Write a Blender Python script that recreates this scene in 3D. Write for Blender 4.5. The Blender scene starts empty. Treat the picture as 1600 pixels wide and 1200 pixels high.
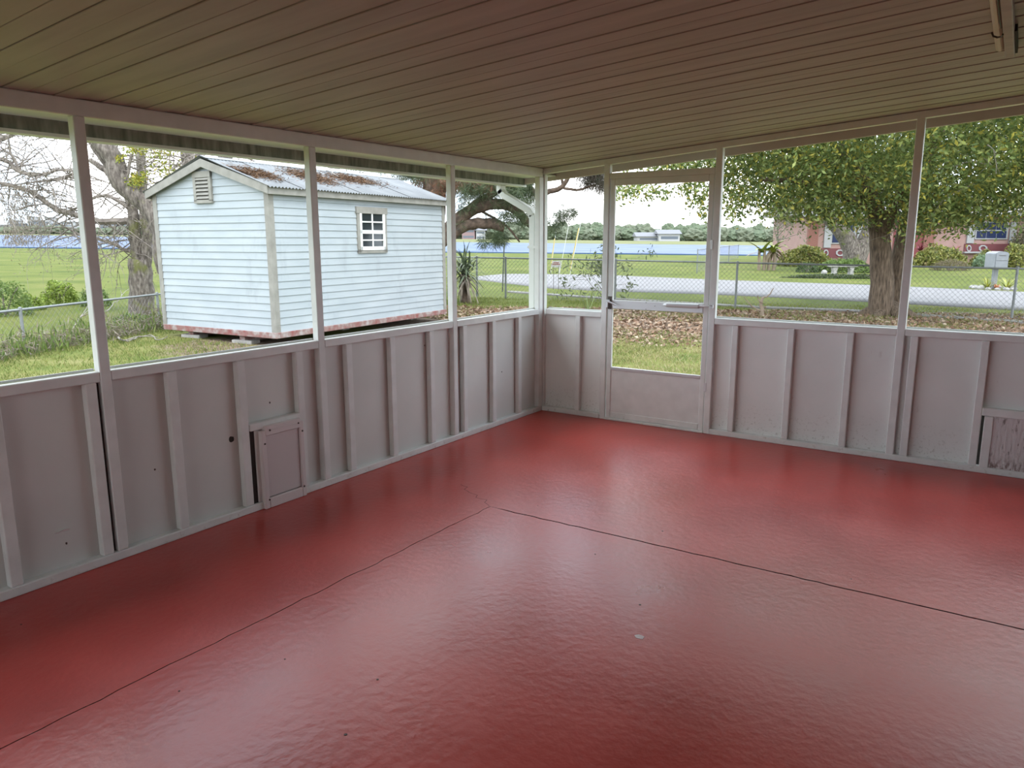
import bpy, bmesh, math, random
import numpy as np
from mathutils import Vector, Matrix
random.seed(7); rng = np.random.default_rng(11)
SC = bpy.context.scene; COL = SC.collection
# ---------------------------------------------------------------- camera
F, YAW, PITCH, ROLL = 1171.93, -0.5884, 0.1888, -0.0014
CAM = np.array([3.5956, -5.894, 1.5698])
def cam_axes():
    cy, sy, cp, sp = math.cos(YAW), math.sin(YAW), math.cos(PITCH), math.sin(PITCH)
    fw = np.array([sy*cp, cy*cp, -sp]); r = np.array([cy, -sy, 0.]); u = np.cross(r, fw)
    return math.cos(ROLL)*r+math.sin(ROLL)*u, -math.sin(ROLL)*r+math.cos(ROLL)*u, fw
CR, CU, CF = cam_axes()
cd = bpy.data.cameras.new('camera'); cam = bpy.data.objects.new('camera', cd); COL.objects.link(cam)
cd.sensor_width = 36; cd.lens = F*36/1600; cd.clip_start = .05; cd.clip_end = 3000
cam.matrix_world = Matrix(((CR[0], CU[0], -CF[0], CAM[0]), (CR[1], CU[1], -CF[1], CAM[1]), (CR[2], CU[2], -CF[2], CAM[2]), (0, 0, 0, 1)))
SC.camera = cam
# ---------------------------------------------------------------- sky, exposure
SC.view_settings.view_transform = 'Standard'; SC.view_settings.look = 'None'
SC.view_settings.gamma = 1; SC.view_settings.use_curve_mapping = False
SC.view_settings.exposure = 0.0
SKY = 4.2
world = bpy.data.worlds.new('overcast_sky'); SC.world = world; world.use_nodes = True
wn = world.node_tree.nodes; wl = world.node_tree.links; wn.clear()
w_out = wn.new('ShaderNodeOutputWorld'); w_bg = wn.new('ShaderNodeBackground'); w_tc = wn.new('ShaderNodeTexCoord')
w_no = wn.new('ShaderNodeTexNoise'); w_no.inputs['Scale'].default_value = 3.0; w_no.inputs['Detail'].default_value = 6
w_rp = wn.new('ShaderNodeValToRGB'); w_rp.color_ramp.elements[0].position = .34; w_rp.color_ramp.elements[1].position = .6
w_rp.color_ramp.elements[0].color = (.62, .80, 1.0, 1); w_rp.color_ramp.elements[1].color = (1.0, 1.0, 1.0, 1)
wl.new(w_tc.outputs['Generated'], w_no.inputs['Vector']); wl.new(w_no.outputs['Fac'], w_rp.inputs['Fac'])
wl.new(w_rp.outputs['Color'], w_bg.inputs['Color']); w_bg.inputs['Strength'].default_value = SKY
wl.new(w_bg.outputs['Background'], w_out.inputs['Surface'])
sd = bpy.data.lights.new('veiled_sun', 'SUN'); sd.energy = 1.8; sd.angle = math.radians(25); sd.color = (1, .96, .9)
sun = bpy.data.objects.new('veiled_sun', sd); COL.objects.link(sun)
sun.rotation_euler = (math.radians(38), 0, math.radians(65)); sun.location = (0, 0, 30)
# ---------------------------------------------------------------- rays and ground
FH = np.array([CF[0], CF[1], 0]); FH /= np.linalg.norm(FH); RH = np.array([FH[1], -FH[0], 0])
def ray(u, v): return CF+CR*(u-800)/F+CU*(600-v)/F
def P(u, v, dh): d = ray(u, v); return CAM+d*dh/(d@FH)                 # point seen there at a forward distance
def LD(lat, dep, z=0.): p = CAM+RH*lat+FH*dep; return np.array([p[0], p[1], z])
_n = np.cross(ray(100, 361), ray(1500, 374.3)); TA, TB = -_n[0]/_n[2], -_n[1]/_n[2]
def sm(t): t = np.clip(t, 0, 1); return t*t*(3-2*t)
FA, FB = P(0, 490, 11.6), P(250, 457.5, 15.6)                           # rail of the low fence on the bank
_fd = (FB-FA)[:2]; _fd = _fd/np.linalg.norm(_fd); _fnm = np.array([-_fd[1], _fd[0]])
def bank(x, y): return (x-FA[0])*_fnm[0]+(y-FA[1])*_fnm[1]
def dep_of(x, y): return (x-CAM[0])*FH[0]+(y-CAM[1])*FH[1]
def lat_of(x, y): return (x-CAM[0])*RH[0]+(y-CAM[1])*RH[1]
def terr(x, y):
    x = np.asarray(x, float); y = np.asarray(y, float)
    z = -.12+TA*(x-CAM[0])+TB*(y-CAM[1])
    dr = np.maximum(sm((bank(x, y)+1.5)/1.9), sm((dep_of(x, y)-62)/22))
    return z-.6*dr
def G(u, v, up=0.):
    d = ray(u, v); t = 3.
    for _ in range(4000):
        p = CAM+d*t
        if p[2] < terr(p[0], p[1])+up: break
        t *= 1.002
    return p
def gz(p, up=0.): return np.array([p[0], p[1], float(terr(p[0], p[1]))+up])
# ---------------------------------------------------------------- materials
MATS = {}
def mat(name, base=(.8, .8, .8), rough=.6, spec=.5, var=None, scale=6., detail=4., bump=0., bscale=40., stretch=None, metal=0., rrange=None, coords='Object'):
    if name in MATS: return MATS[name]
    m = bpy.data.materials.new(name); m.use_nodes = True; MATS[name] = m
    nt = m.node_tree; n = nt.nodes; l = nt.links; b = n['Principled BSDF']
    b.inputs['Base Color'].default_value = (*base, 1); b.inputs['Roughness'].default_value = rough
    b.inputs['Specular IOR Level'].default_value = spec; b.inputs['Metallic'].default_value = metal
    geo = n.new('ShaderNodeNewGeometry'); src = geo.outputs['Position']
    if stretch:
        mp = n.new('ShaderNodeMapping'); mp.inputs['Scale'].default_value = stretch; l.new(src, mp.inputs['Vector']); src = mp.outputs['Vector']
    if var:
        no = n.new('ShaderNodeTexNoise'); no.inputs['Scale'].default_value = scale; no.inputs['Detail'].default_value = detail
        l.new(src, no.inputs['Vector'])
        rp = n.new('ShaderNodeValToRGB'); cr = rp.color_ramp
        k = len(var)
        cr.elements[0].position = .3; cr.elements[1].position = .7
        cr.elements[0].color = (*var[0], 1); cr.elements[1].color = (*var[-1], 1)
        for i in range(1, k-1):
            e = cr.elements.new(.3+.4*i/(k-1)); e.color = (*var[i], 1)
        l.new(no.outputs['Fac'], rp.inputs['Fac']); l.new(rp.outputs['Color'], b.inputs['Base Color'])
        if rrange:
            mr = n.new('ShaderNodeMapRange'); mr.inputs['To Min'].default_value = rrange[0]; mr.inputs['To Max'].default_value = rrange[1]
            l.new(no.outputs['Fac'], mr.inputs['Value']); l.new(mr.outputs['Result'], b.inputs['Roughness'])
    if bump:
        n2 = n.new('ShaderNodeTexNoise'); n2.inputs['Scale'].default_value = bscale; n2.inputs['Detail'].default_value = 5
        l.new(src, n2.inputs['Vector'])
        bp = n.new('ShaderNodeBump'); bp.inputs['Strength'].default_value = bump; bp.inputs['Distance'].default_value = .02
        l.new(n2.outputs['Fac'], bp.inputs['Height']); l.new(bp.outputs['Normal'], b.inputs['Normal'])
    return m
def stain(m, color, scale, lo, hi, zlo=None, zhi=None, stretch=None, amount=1.):
    """blotches of another colour with a shape of their own, optionally thinning out between two heights"""
    nt = m.node_tree; n = nt.nodes; l = nt.links; b = n['Principled BSDF']
    geo = n.new('ShaderNodeNewGeometry'); src = geo.outputs['Position']
    if stretch:
        mp = n.new('ShaderNodeMapping'); mp.inputs['Scale'].default_value = stretch; l.new(src, mp.inputs['Vector']); src = mp.outputs['Vector']
    no = n.new('ShaderNodeTexNoise'); no.inputs['Scale'].default_value = scale; no.inputs['Detail'].default_value = 8; no.inputs['Roughness'].default_value = .65
    l.new(src, no.inputs['Vector'])
    mr = n.new('ShaderNodeMapRange'); mr.inputs['From Min'].default_value = lo; mr.inputs['From Max'].default_value = hi
    mr.inputs['To Max'].default_value = amount; l.new(no.outputs['Fac'], mr.inputs['Value']); fac = mr.outputs['Result']
    if zlo is not None:
        sp = n.new('ShaderNodeSeparateXYZ'); l.new(geo.outputs['Position'], sp.inputs['Vector'])
        m2 = n.new('ShaderNodeMapRange'); m2.inputs['From Min'].default_value = zhi; m2.inputs['From Max'].default_value = zlo
        l.new(sp.outputs['Z'], m2.inputs['Value'])
        mm = n.new('ShaderNodeMath'); mm.operation = 'MULTIPLY'; l.new(fac, mm.inputs[0]); l.new(m2.outputs['Result'], mm.inputs[1]); fac = mm.outputs[0]
    mx = n.new('ShaderNodeMix'); mx.data_type = 'RGBA'; l.new(fac, mx.inputs['Factor'])
    s = b.inputs['Base Color']
    if s.is_linked: l.new(s.links[0].from_socket, mx.inputs['A'])
    else: mx.inputs['A'].default_value = s.default_value
    mx.inputs['B'].default_value = (*color, 1); l.new(mx.outputs['Result'], s)
    return m
def leafmat(name, trans=.35, rough=.55):
    if name in MATS: return MATS[name]
    m = bpy.data.materials.new(name); m.use_nodes = True; MATS[name] = m
    n = m.node_tree.nodes; l = m.node_tree.links; b = n['Principled BSDF']; out = n['Material Output']
    at = n.new('ShaderNodeAttribute'); at.attribute_name = 'Col'
    l.new(at.outputs['Color'], b.inputs['Base Color']); b.inputs['Roughness'].default_value = rough; b.inputs['Specular IOR Level'].default_value = .3
    tr = n.new('ShaderNodeBsdfTranslucent'); l.new(at.outputs['Color'], tr.inputs['Color'])
    mx = n.new('ShaderNodeMixShader'); mx.inputs['Fac'].default_value = trans
    l.new(b.outputs['BSDF'], mx.inputs[1]); l.new(tr.outputs['BSDF'], mx.inputs[2]); l.new(mx.outputs['Shader'], out.inputs['Surface'])
    return m
W1 = mat('white_porch_paint', rough=.45, var=((.66, .68, .66), (.745, .765, .745)), scale=9)
stain(W1, (.30, .25, .19), 22, .58, .72, 0., .07, amount=.8)
WPAN = mat('panel_paint', rough=.55, var=((.70, .72, .695), (.79, .805, .78)), scale=2.2)
stain(WPAN, (.22, .19, .15), 60, .56, .70, .0, .34, amount=.75); stain(WPAN, (.40, .34, .29), 7, .64, .76, amount=.5, stretch=(3, 3, 1))
WPL = mat('panel_paint_clean', rough=.55, var=((.62, .63, .60), (.69, .70, .67)), scale=2.2); stain(WPL, (.33, .29, .23), 40, .62, .76, .0, .16, amount=.35)
WPET = mat('pet_door_plastic', (.66, .61, .60), .4)
FLR = mat('red_floor_paint', rough=.3, var=((.37, .036, .028), (.44, .046, .036), (.51, .060, .047)), scale=1.6, detail=9, bump=.10, bscale=26, rrange=(.22, .40), spec=.55)
stain(FLR, (.20, .022, .02), 55, .69, .74, amount=.8)
JNT = mat('joint_dark', (.05, .012, .01), .9)
CEI = mat('ceiling_paint', rough=.5, var=((.315, .262, .26), (.40, .345, .335)), scale=5, stretch=(.25, 2.2, 1))
DARK = mat('painted_gap_shade', (.035, .028, .024), .8)  # near-black used as painted shade in slots and recesses
ALU = mat('pale_metal', (.62, .63, .64), .35, metal=.35)
DKM = mat('dark_screw', (.06, .045, .035), .6)
GUT = mat('gutter_white', (.66, .68, .65), .45)
FASC = mat('stained_fascia', rough=.8, var=((.13, .14, .12), (.22, .23, .20), (.32, .33, .29)), scale=9, stretch=(1, 3, .5))
RAKE = mat('rake_paint', (.52, .45, .40), .6)
HOUSEW = mat('house_side_brick', (.24, .20, .18), .8)
# ---------------------------------------------------------------- mesh helpers
ORG = {}                                                              # object -> its origin in world space (unrotated roots)
def tag(o, label, cat, group=None, kind=None):
    o['label'] = label; o['category'] = cat
    if group: o['group'] = group
    if kind: o['kind'] = kind
    return o
def thing(name, label, cat, loc=(0, 0, 0), rotz=0., group=None, kind=None):
    o = bpy.data.objects.new(name, None); COL.objects.link(o); o.empty_display_size = .1
    o.location = loc; o.rotation_euler = (0, 0, rotz); ORG[o] = np.array(loc if rotz == 0 else (0, 0, 0), float)
    return tag(o, label, cat, group, kind)
def link(name, me, parent, org):
    o = bpy.data.objects.new(name, me); COL.objects.link(o); org = np.array(org, float); ORG[o] = org
    if parent is not None: o.parent = parent; o.location = org-ORG[parent]
    else: o.location = org
    return o
class M:
    def __init__(s): s.v = []; s.f = []
    def add(s, v, f): b = len(s.v); s.v += [tuple(map(float, q)) for q in v]; s.f += [tuple(i+b for i in q) for q in f]; return s
    def box(s, x0, x1, y0, y1, z0, z1):
        return s.add([(x0, y0, z0), (x1, y0, z0), (x1, y1, z0), (x0, y1, z0), (x0, y0, z1), (x1, y0, z1), (x1, y1, z1), (x0, y1, z1)],
                     [(3, 2, 1, 0), (4, 5, 6, 7), (0, 1, 5, 4), (1, 2, 6, 5), (2, 3, 7, 6), (3, 0, 4, 7)])
    def hexa(s, v): return s.add(v, [(3, 2, 1, 0), (4, 5, 6, 7), (0, 1, 5, 4), (1, 2, 6, 5), (2, 3, 7, 6), (3, 0, 4, 7)])
    def prism(s, poly, d):                                             # polygon (3d points) extruded by vector d
        k = len(poly); d = np.array(d, float); a = [np.array(q, float) for q in poly]
        s.add([*a, *[q+d for q in a]], [tuple(range(k))[::-1], tuple(range(k, 2*k)), *[(i, (i+1) % k, k+(i+1) % k, k+i) for i in range(k)]]); return s
    def tube(s, pts, rad, n=6, cap=True):
        pts = [np.array(q, float) for q in pts]; k = len(pts)
        if not hasattr(rad, '__len__'): rad = [rad]*k
        vs = []; pu = None
        for i in range(k):
            t = pts[min(i+1, k-1)]-pts[max(i-1, 0)]; t /= (np.linalg.norm(t)+1e-9)
            if pu is None:
                pu = np.cross(t, (0, 0, 1.)); pu = np.cross(t, (1., 0, 0)) if np.linalg.norm(pu) < .1 else pu
            pu = pu-t*(pu@t); pu /= (np.linalg.norm(pu)+1e-9); w = np.cross(t, pu)
            for j in range(n):
                a = 2*math.pi*j/n; vs.append(pts[i]+rad[i]*(math.cos(a)*pu+math.sin(a)*w))
        fs = [(i*n+j, i*n+(j+1) % n, (i+1)*n+(j+1) % n, (i+1)*n+j) for i in range(k-1) for j in range(n)]
        if cap: fs += [tuple(range(n))[::-1], tuple(range((k-1)*n, k*n))]
        return s.add(vs, fs)
    def build(s, name, m, parent=None, bevel=0., smooth=False, local=False):
        v = np.array(s.v, float)
        c = (v.min(0)+v.max(0))/2
        me = bpy.data.meshes.new(name); me.from_pydata((v-c).tolist(), [], s.f); me.materials.append(m)
        bm = bmesh.new(); bm.from_mesh(me); bmesh.ops.recalc_face_normals(bm, faces=bm.faces)
        if bevel: bmesh.ops.bevel(bm, geom=list(bm.edges), offset=bevel, segments=1, affect='EDGES')
        bm.to_mesh(me); bm.free()
        if smooth: me.shade_smooth()
        return link(name, me, parent, c)
_bc = {}
def part(name, x0, x1, y0, y1, z0, z1, m, parent, bevel=.004):         # a box part; alike sizes share mesh data
    key = (round(x1-x0, 4), round(y1-y0, 4), round(z1-z0, 4), m.name, bevel)
    c = ((x0+x1)/2, (y0+y1)/2, (z0+z1)/2)
    if key not in _bc:
        o = M().box(x0, x1, y0, y1, z0, z1).build(name, m, parent, bevel); _bc[key] = o.data; return o
    return link(name, _bc[key], parent, c)
def npmesh(name, V, Fq, m, parent=None, col=None, smooth=False):
    V = np.asarray(V, np.float32); Fq = np.asarray(Fq, np.int32); c = (V.min(0)+V.max(0))/2; k = Fq.shape[1]
    me = bpy.data.meshes.new(name); me.vertices.add(len(V)); me.vertices.foreach_set('co', (V-c).astype(np.float32).ravel())
    me.loops.add(Fq.size); me.loops.foreach_set('vertex_index', Fq.ravel()); me.polygons.add(len(Fq))
    me.polygons.foreach_set('loop_start', np.arange(0, Fq.size, k, dtype=np.int32)); me.polygons.foreach_set('loop_total', np.full(len(Fq), k, np.int32))
    if col is not None:
        a = me.color_attributes.new('Col', 'FLOAT_COLOR', 'POINT'); a.data.foreach_set('color', np.c_[col, np.ones(len(col))].astype(np.float32).ravel())
    me.update(); me.validate(); me.materials.append(m)
    if smooth: me.shade_smooth()
    return link(name, me, parent, c)
def unit(a): return a/(np.linalg.norm(a, axis=-1, keepdims=True)+1e-9)
def leaves(cent, L, Wd, cols, droop=0., dirs=None, flat=0.):
    """one folded diamond per centre; cols = palette (k,3)"""
    n = len(cent); cent = np.asarray(cent, float)
    d = unit(rng.normal(size=(n, 3))) if dirs is None else unit(np.asarray(dirs, float)+.25*rng.normal(size=(n, 3)))
    d[:, 2] -= droop; d[:, 2] *= (1-flat); d = unit(d)
    s = rng.normal(size=(n, 3)); s[:, 2] *= (1-flat); s = unit(np.cross(d, np.cross(s, d)))
    up = np.cross(d, s); ln = (L*rng.uniform(.6, 1.25, n))[:, None]; wd = (Wd*rng.uniform(.7, 1.2, n))[:, None]
    V = np.stack([cent-d*ln/2, cent+s*wd/2+up*wd*.2, cent+d*ln/2, cent-s*wd/2+up*wd*.2], 1).reshape(-1, 3)
    Fq = np.arange(4*n).reshape(n, 4); cols = np.asarray(cols, float)
    c = cols[rng.integers(0, len(cols), n)]*rng.uniform(.75, 1.2, (n, 1))
    return V, Fq, np.repeat(c, 4, 0)
def stack(parts):
    Vs, Fs, Cs = [], [], []; o = 0
    for v, f, c in parts: Vs.append(v); Fs.append(f+o); Cs.append(c); o += len(v)
    return np.concatenate(Vs), np.concatenate(Fs), np.concatenate(Cs)
# ================================================================ THE PORCH
YE, XE, ZR = -8.15, 5.25, .957                                         # far end behind the camera, house wall, rail height
def zc(x): return 2.2+.0738*x                                          # underside of the sloping ceiling
# --- floor: two slabs with an open joint, on a dark bed
floor = thing('floor', 'red painted concrete porch floor with an L-shaped joint', 'floor', (0, 0, 0), kind='structure')
def jag(a, b, n, amp):
    a = np.array(a, float); b = np.array(b, float); d = unit(b-a); q = np.array([-d[1], d[0]])
    return [a+(b-a)*t+q*(random.gauss(0, amp) if 0 < t < 1 else 0) for t in np.linspace(0, 1, n)]
j1 = jag((1.062, YE), (1.104, -2.4), 90, .0035); j2 = jag((1.104, -2.4), (XE, -2.36), 70, .0025)
line = j1+j2[1:]
def off(pts, s):
    out = []
    for i, q in enumerate(pts):
        t = unit(pts[min(i+1, len(pts)-1)]-pts[max(i-1, 0)]); out.append(q+np.array([-t[1], t[0]])*s*(1.35 if i > len(j1) else .62))
    return out
inn = off(line, -.004); out_ = off(line, .004)
def dark_sides(o):
    o.data.materials.append(JNT)
    for p in o.data.polygons: p.material_index = 0 if p.normal.z > .5 else 1
dark_sides(M().prism([(*q, -.06) for q in inn]+[(XE, YE, -.06)], (0, 0, .06)).build('inner_slab', FLR, floor))
dark_sides(M().prism([(*q, -.06) for q in out_][::-1]+[(-.06, YE, -.06), (-.06, .06, -.06), (XE, .06, -.06)], (0, 0, .06)).build('outer_slab', FLR, floor))
M().box(-.06, XE, YE, .06, -.3, -.061).build('slab_bed', JNT, floor)
ck = jag((1.095, -2.395), (.70, -2.165), 14, .012)
mcr = M()
for a, b in zip(ck[:-1], ck[1:]):
    t = unit(b-a); q = np.array([-t[1], t[0]])*.0016
    mcr.add([(*(a-q), .0006), (*(b-q), .0006), (*(b+q), .0006), (*(a+q), .0006)], [(0, 1, 2, 3)])
mcr.build('hairline_crack', JNT, floor)
chip = P(998, 995, 1); d = ray(998, 995); cp = CAM+d*(-CAM[2]/d[2])
M().prism([(cp[0]+.022*math.cos(a)*random.uniform(.7, 1.3), cp[1]+.015*math.sin(a)*random.uniform(.7, 1.2), .0002) for a in np.linspace(0, 6.28, 11)[:-1]], (0, 0, .0008)).build('paint_chip', mat('chip_grey', (.62, .5, .5), .5), floor)
mm = M()
for u, v in ((540, 1148), (33, 976), (1330, 905), (445, 1030), (280, 1080), (840, 790), (590, 1062), (1035, 830), (1000, 945), (930, 866)):
    d = ray(u, v); q = CAM+d*(-CAM[2]/d[2]); r = random.uniform(.003, .006)
    mm.prism([(q[0]+r*math.cos(a), q[1]+r*math.sin(a), .0002) for a in np.linspace(0, 6.28, 7)[:-1]], (0, 0, .001))
mm.build('floor_speck', DKM, floor)
# --- ceiling planks, each its own board running up the slope
ceiling = thing('ceiling', 'sloping plank ceiling in dull brownish white paint', 'ceiling', (0, 0, 2.2), kind='structure')
PW = .1035; npl = int((.33-YE)/PW)+1
xa, xb = -.40, XE+.05
for pat in range(4):                                                   # a few plank meshes, shared
    zj = (0, .003, -.0015, .0012)[pat]; w = PW-.0045
    mb = M().hexa([(xa, -w/2, zc(xa)+zj), (xb, -w/2, zc(xb)+zj), (xb, w/2, zc(xb)+zj), (xa, w/2, zc(xa)+zj),
                   (xa, -w/2, zc(xa)+.02), (xb, -w/2, zc(xb)+.02), (xb, w/2, zc(xb)+.02), (xa, w/2, zc(xa)+.02)])
    o0 = mb.build('plank', CEI, ceiling, .002); me0 = o0.data; org0 = ORG[o0].copy(); bpy.data.objects.remove(o0)
    for i in range(pat, npl, 4): link('plank', me0, ceiling, org0+np.array([0, .33-PW*(i+.5), 0]))
M().hexa([(xa-.04, YE-.1, zc(xa)+.021), (xb, YE-.1, zc(xb)+.021), (xb, .34, zc(xb)+.021), (xa-.04, .34, zc(xa)+.021),
          (xa-.04, YE-.1, zc(xa)+.09), (xb, YE-.1, zc(xb)+.09), (xb, .34, zc(xb)+.09), (xa-.04, .34, zc(xa)+.09)]).build('roof_deck', mat('roof_deck_dark', (.16, .12, .10), .8), ceiling)
# --- left wall
wl_ = thing('wall_left', 'white knee wall with studs and open screen bays on the shed side', 'wall', (0, -4, 0), kind='structure')
HW = .0265
def left_stud(yc, z1=.907): part('stud', -.042, 0, yc-HW, yc+HW, .045, z1, W1, wl_)
yposts = [-.0265, -1.2986, -2.661, -4.0247, -5.387, -6.75, YE+.03]
for i, y in enumerate(yposts):
    w = .034 if i == 0 else .0265
    part('post', -.05, .0015, y-w, y+w, 0.045, 2.125, W1, wl_)
for a, b in zip(yposts[:-1], yposts[1:]):
    part('sill_rail', -.05, 0, b+.0265, a-.0265, ZR-.05, ZR, W1, wl_)
    part('screen_track', -.06, -.05, b+.0265, a-.0265, ZR, ZR+.012, GUT, wl_, .002)
part('bottom_plate', -.06, .004, YE, 0, 0, .045, W1, wl_)
part('top_beam', -.05, 0, YE, 0, 2.125, 2.1995, W1, wl_)
ls = [-.371, -.768, -1.172, -1.583, -2.011, -2.428, -2.845, -3.264, -3.684, -4.098, -4.513, -4.93, -5.5, -5.9, -6.3, -6.85, -7.25, -7.65]
for y in ls: left_stud(y)
edges = sorted(set(ls+yposts), reverse=True)
for a, b in zip(edges[:-1], edges[1:]):
    if abs(a+4.0247) < .01 and abs(b+4.098) < .01: continue            # open slot beside the post
    if abs(a-b) < .03: continue
    part('panel', -.052, -.044, b, a, .03, ZR-.045, WPL, wl_, 0)
part('slot_shade', -.034, -.028, -4.11, -4.02, .03, ZR-.05, DARK, wl_, 0)  # dark sheet standing in for the shade inside the slot
# knot hole, tear, nail specks in the panels
def disc(name, cx, cy, cz, ry, rz, m, parent, n=10, axis='x', t=.002):
    p = []
    for a in np.linspace(0, 2*math.pi, n+1)[:-1]:
        k = random.uniform(.8, 1.15)
        p.append((cx, cy+ry*math.cos(a)*k, cz+rz*math.sin(a)*k) if axis == 'x' else (cx+ry*math.cos(a)*k, cy, cz+rz*math.sin(a)*k))
    return M().prism(p, (t, 0, 0) if axis == 'x' else (0, -t, 0)).build(name, m, parent)
disc('knot_hole', -.0441, -3.33, .457, .016, .019, DARK, wl_)
for y, z in ((-4.27, .155), (-3.80, .40), (-3.05, .62), (-1.62, .80), (-.60, .45), (-1.95, .42)): disc('nail_hole', -.0441, y, z, .005, .006, DKM, wl_, 6)
tl = [(-4.325, .222), (-4.30, .226), (-4.285, .236), (-4.265, .232), (-4.25, .222), (-4.262, .219), (-4.285, .224), (-4.305, .217)]
M().prism([(-.0441+(z-.215)*1.3, y, z) for y, z in tl], (.0012, 0, .001)).build('tear_daylight', mat('tear_daylight_white', (.93, .93, .93), .4), wl_)  # near-white piece stands in for daylight showing through the tear
# --- pet door in the left wall
pet = thing('pet_door', 'white pet door with a framed flap low in the left knee wall', 'pet door', (.01, -3.02, 0))
part('header', -.04, .008, -3.235, -2.87, .487, .53, W1, pet)
part('gap_shade', -.018, -.014, -3.238, -3.17, .045, .487, DARK, pet, 0)  # dark sheet painted in as shade beside the side board
part('side_board', -.039, -.004, -3.200, -3.165, .045, .482, W1, pet)
part('frame_side', -.01, .026, -3.176, -3.145, .0, .48, WPET, pet); part('frame_side', -.01, .026, -2.893, -2.862, .0, .48, WPET, pet)
part('frame_top', -.01, .03, -3.150, -2.888, .445, .505, WPET, pet); part('frame_ridge', .03, .034, -3.12, -2.915, .472, .480, WPET, pet, .001)
part('frame_bottom', -.01, .024, -3.145, -2.893, .0, .062, WPET, pet)
part('flap', -.004, .012, -3.142, -2.896, .066, .441, mat('flap_plastic', (.60, .55, .545), .35), pet, .002)
part('gasket', -.006, .006, -3.148, -2.890, .058, .449, DKM, pet, 0)
for y, z in ((-3.12, .476), (-2.908, .476), (-3.158, .40), (-2.876, .42), (-3.15, .055), (-2.885, .065)): disc('screw', .0265 if z < .45 else .031, y, z, .006, .006, DKM, pet, 8, t=.003)
# --- back wall
wb = thing('wall_back', 'white knee wall with studs and open bays beside the screen door', 'wall', (2.5, 0, 0), kind='structure')
xposts = [.6285, 1.590, 2.9565, 4.30, XE-.03]
for x in xposts:
    part('post', x-.0265, x+.0265, -.0015, .05, 0, zc(x)-.045, W1, wb)
for a, b in ((.0075, .6285), (1.59, 2.9565), (2.9565, 4.30), (4.30, XE-.03)):
    part('sill_rail', a+.0265, b-.0265, 0, .05, ZR-.05, ZR, W1, wb); part('screen_track', a+.0265, b-.0265, .05, .06, ZR, ZR+.012, GUT, wb, .002)
part('post', -.05, .012, .0085, .06, 0, 2.15, W1, wb)
for a, b in ((0.005, .602), (1.6165, XE)): part('bottom_plate', a, b, -.004, .06, 0, .045, W1, wb)
def slope_bar(name, x0, x1, y0, y1, top, h, m, parent, bevel=.003):
    return M().hexa([(x0, y0, zc(x0)+top-h), (x1, y0, zc(x1)+top-h), (x1, y1, zc(x1)+top-h), (x0, y1, zc(x0)+top-h),
                     (x0, y0, zc(x0)+top), (x1, y0, zc(x1)+top), (x1, y1, zc(x1)+top), (x0, y1, zc(x0)+top)]).build(name, m, parent, bevel)
slope_bar('top_beam', 0, XE, 0, .05, -.0005, .0485, W1, wb)
part('door_header', .655, 1.5635, 0, .05, 2.08, 2.128, W1, wb)
bs = [.371, 1.785, 2.212, 2.63, 3.046, 3.47, 3.89, 4.7]
for x in bs: part('stud', x-.0245, x+.0245, 0, .042, .045, .907, W1, wb)
eb = sorted([-.02]+bs+[x for x in xposts])
for a, b in zip(eb[:-1], eb[1:]):
    if abs(a-.6285) < .01: continue
    z0 = .45 if abs(a-3.47) < .01 else .03
    part('panel', a, b, .044, .052, z0, ZR-.045, WPAN, wb, 0)
# boarded hatch at the right end of the back wall
hat = thing('boarded_hatch', 'peeling plywood hatch board framed low in the back wall', 'hatch', (3.7, .02, 0))
part('header', 3.4955, 3.865, -.004, .04, .40, .455, W1, hat); part('gap_shade', 3.494, 3.53, .045, .06, .045, .40, DARK, hat, 0)  # dark strip beside the frame painted in as shade
part('frame_side', 3.512, 3.566, -.002, .03, .03, .398, W1, hat)
PLY = mat('peeling_plywood', rough=.75, var=((.56, .53, .52), (.66, .63, .62)), scale=6, stretch=(3, 1, .6), bump=.5, bscale=14)
stain(PLY, (.10, .075, .06), 9, .55, .66, stretch=(5, 1, 1.1), amount=.9); stain(PLY, (.12, .05, .035), 26, .44, .56, .04, .14, stretch=(2, 1, .7))
part('plywood', 3.566, 3.865, .006, .022, .04, .40, PLY, hat, .002)
# --- screen door
dr = thing('door_1', 'white aluminium screen door with a solid kick panel', 'door', (1.11, .02, 0), kind='structure')
x0, x1 = .658, 1.561
part('stile', x0+.004, x0+.046, .008, .036, .02, 2.0798, W1, dr); part('stile', x1-.046, x1-.004, .008, .036, .02, 2.0798, W1, dr)
part('top_rail', x0+.046, x1-.046, .008, .036, 2.024, 2.0798, W1, dr); part('mid_rail', x0+.046, x1-.046, .004, .036, .99, 1.064, ALU, dr)
part('lower_rail', x0+.046, x1-.046, .006, .036, .45, .478, ALU, dr); part('kick_panel', x0+.046, x1-.046, .016, .026, .07, .45, W1, dr, 0)
part('bottom_rail', x0+.046, x1-.046, .008, .036, .022, .072, W1, dr); part('threshold', .655, 1.5635, -.01, .06, 0, .02, W1, dr)
cl = M().tube([(1.19, -.03, 1.045), (1.22, -.03, 1.047), (1.49, -.03, 1.049)], [.008, .018, .018], 12).build('closer_tube', ALU, dr, smooth=False)
M().tube([(1.49, -.03, 1.049), (1.60, -.026, 1.050)], .006, 8).build('closer_rod', ALU, cl)
M().box(1.578, 1.606, -.034, -.0016, 1.035, 1.065).build('closer_bracket', ALU, cl, .002)
M().box(1.17, 1.205, -.03, .004, 1.036, 1.056).build('closer_foot', ALU, cl, .002)
for x, z in ((1.585, 1.058), (1.598, 1.058), (1.02, 1.055), (1.02, 1.0), (1.10, 1.03)): disc('screw', x, -.0345 if x > 1.5 else .0038, z, .004, .004, DKM, dr, 7, axis='y')
ltc = M().box(x0+.008, x0+.040, -.004, .008, .985, 1.095).build('latch_plate', DKM, dr, .002)
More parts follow.
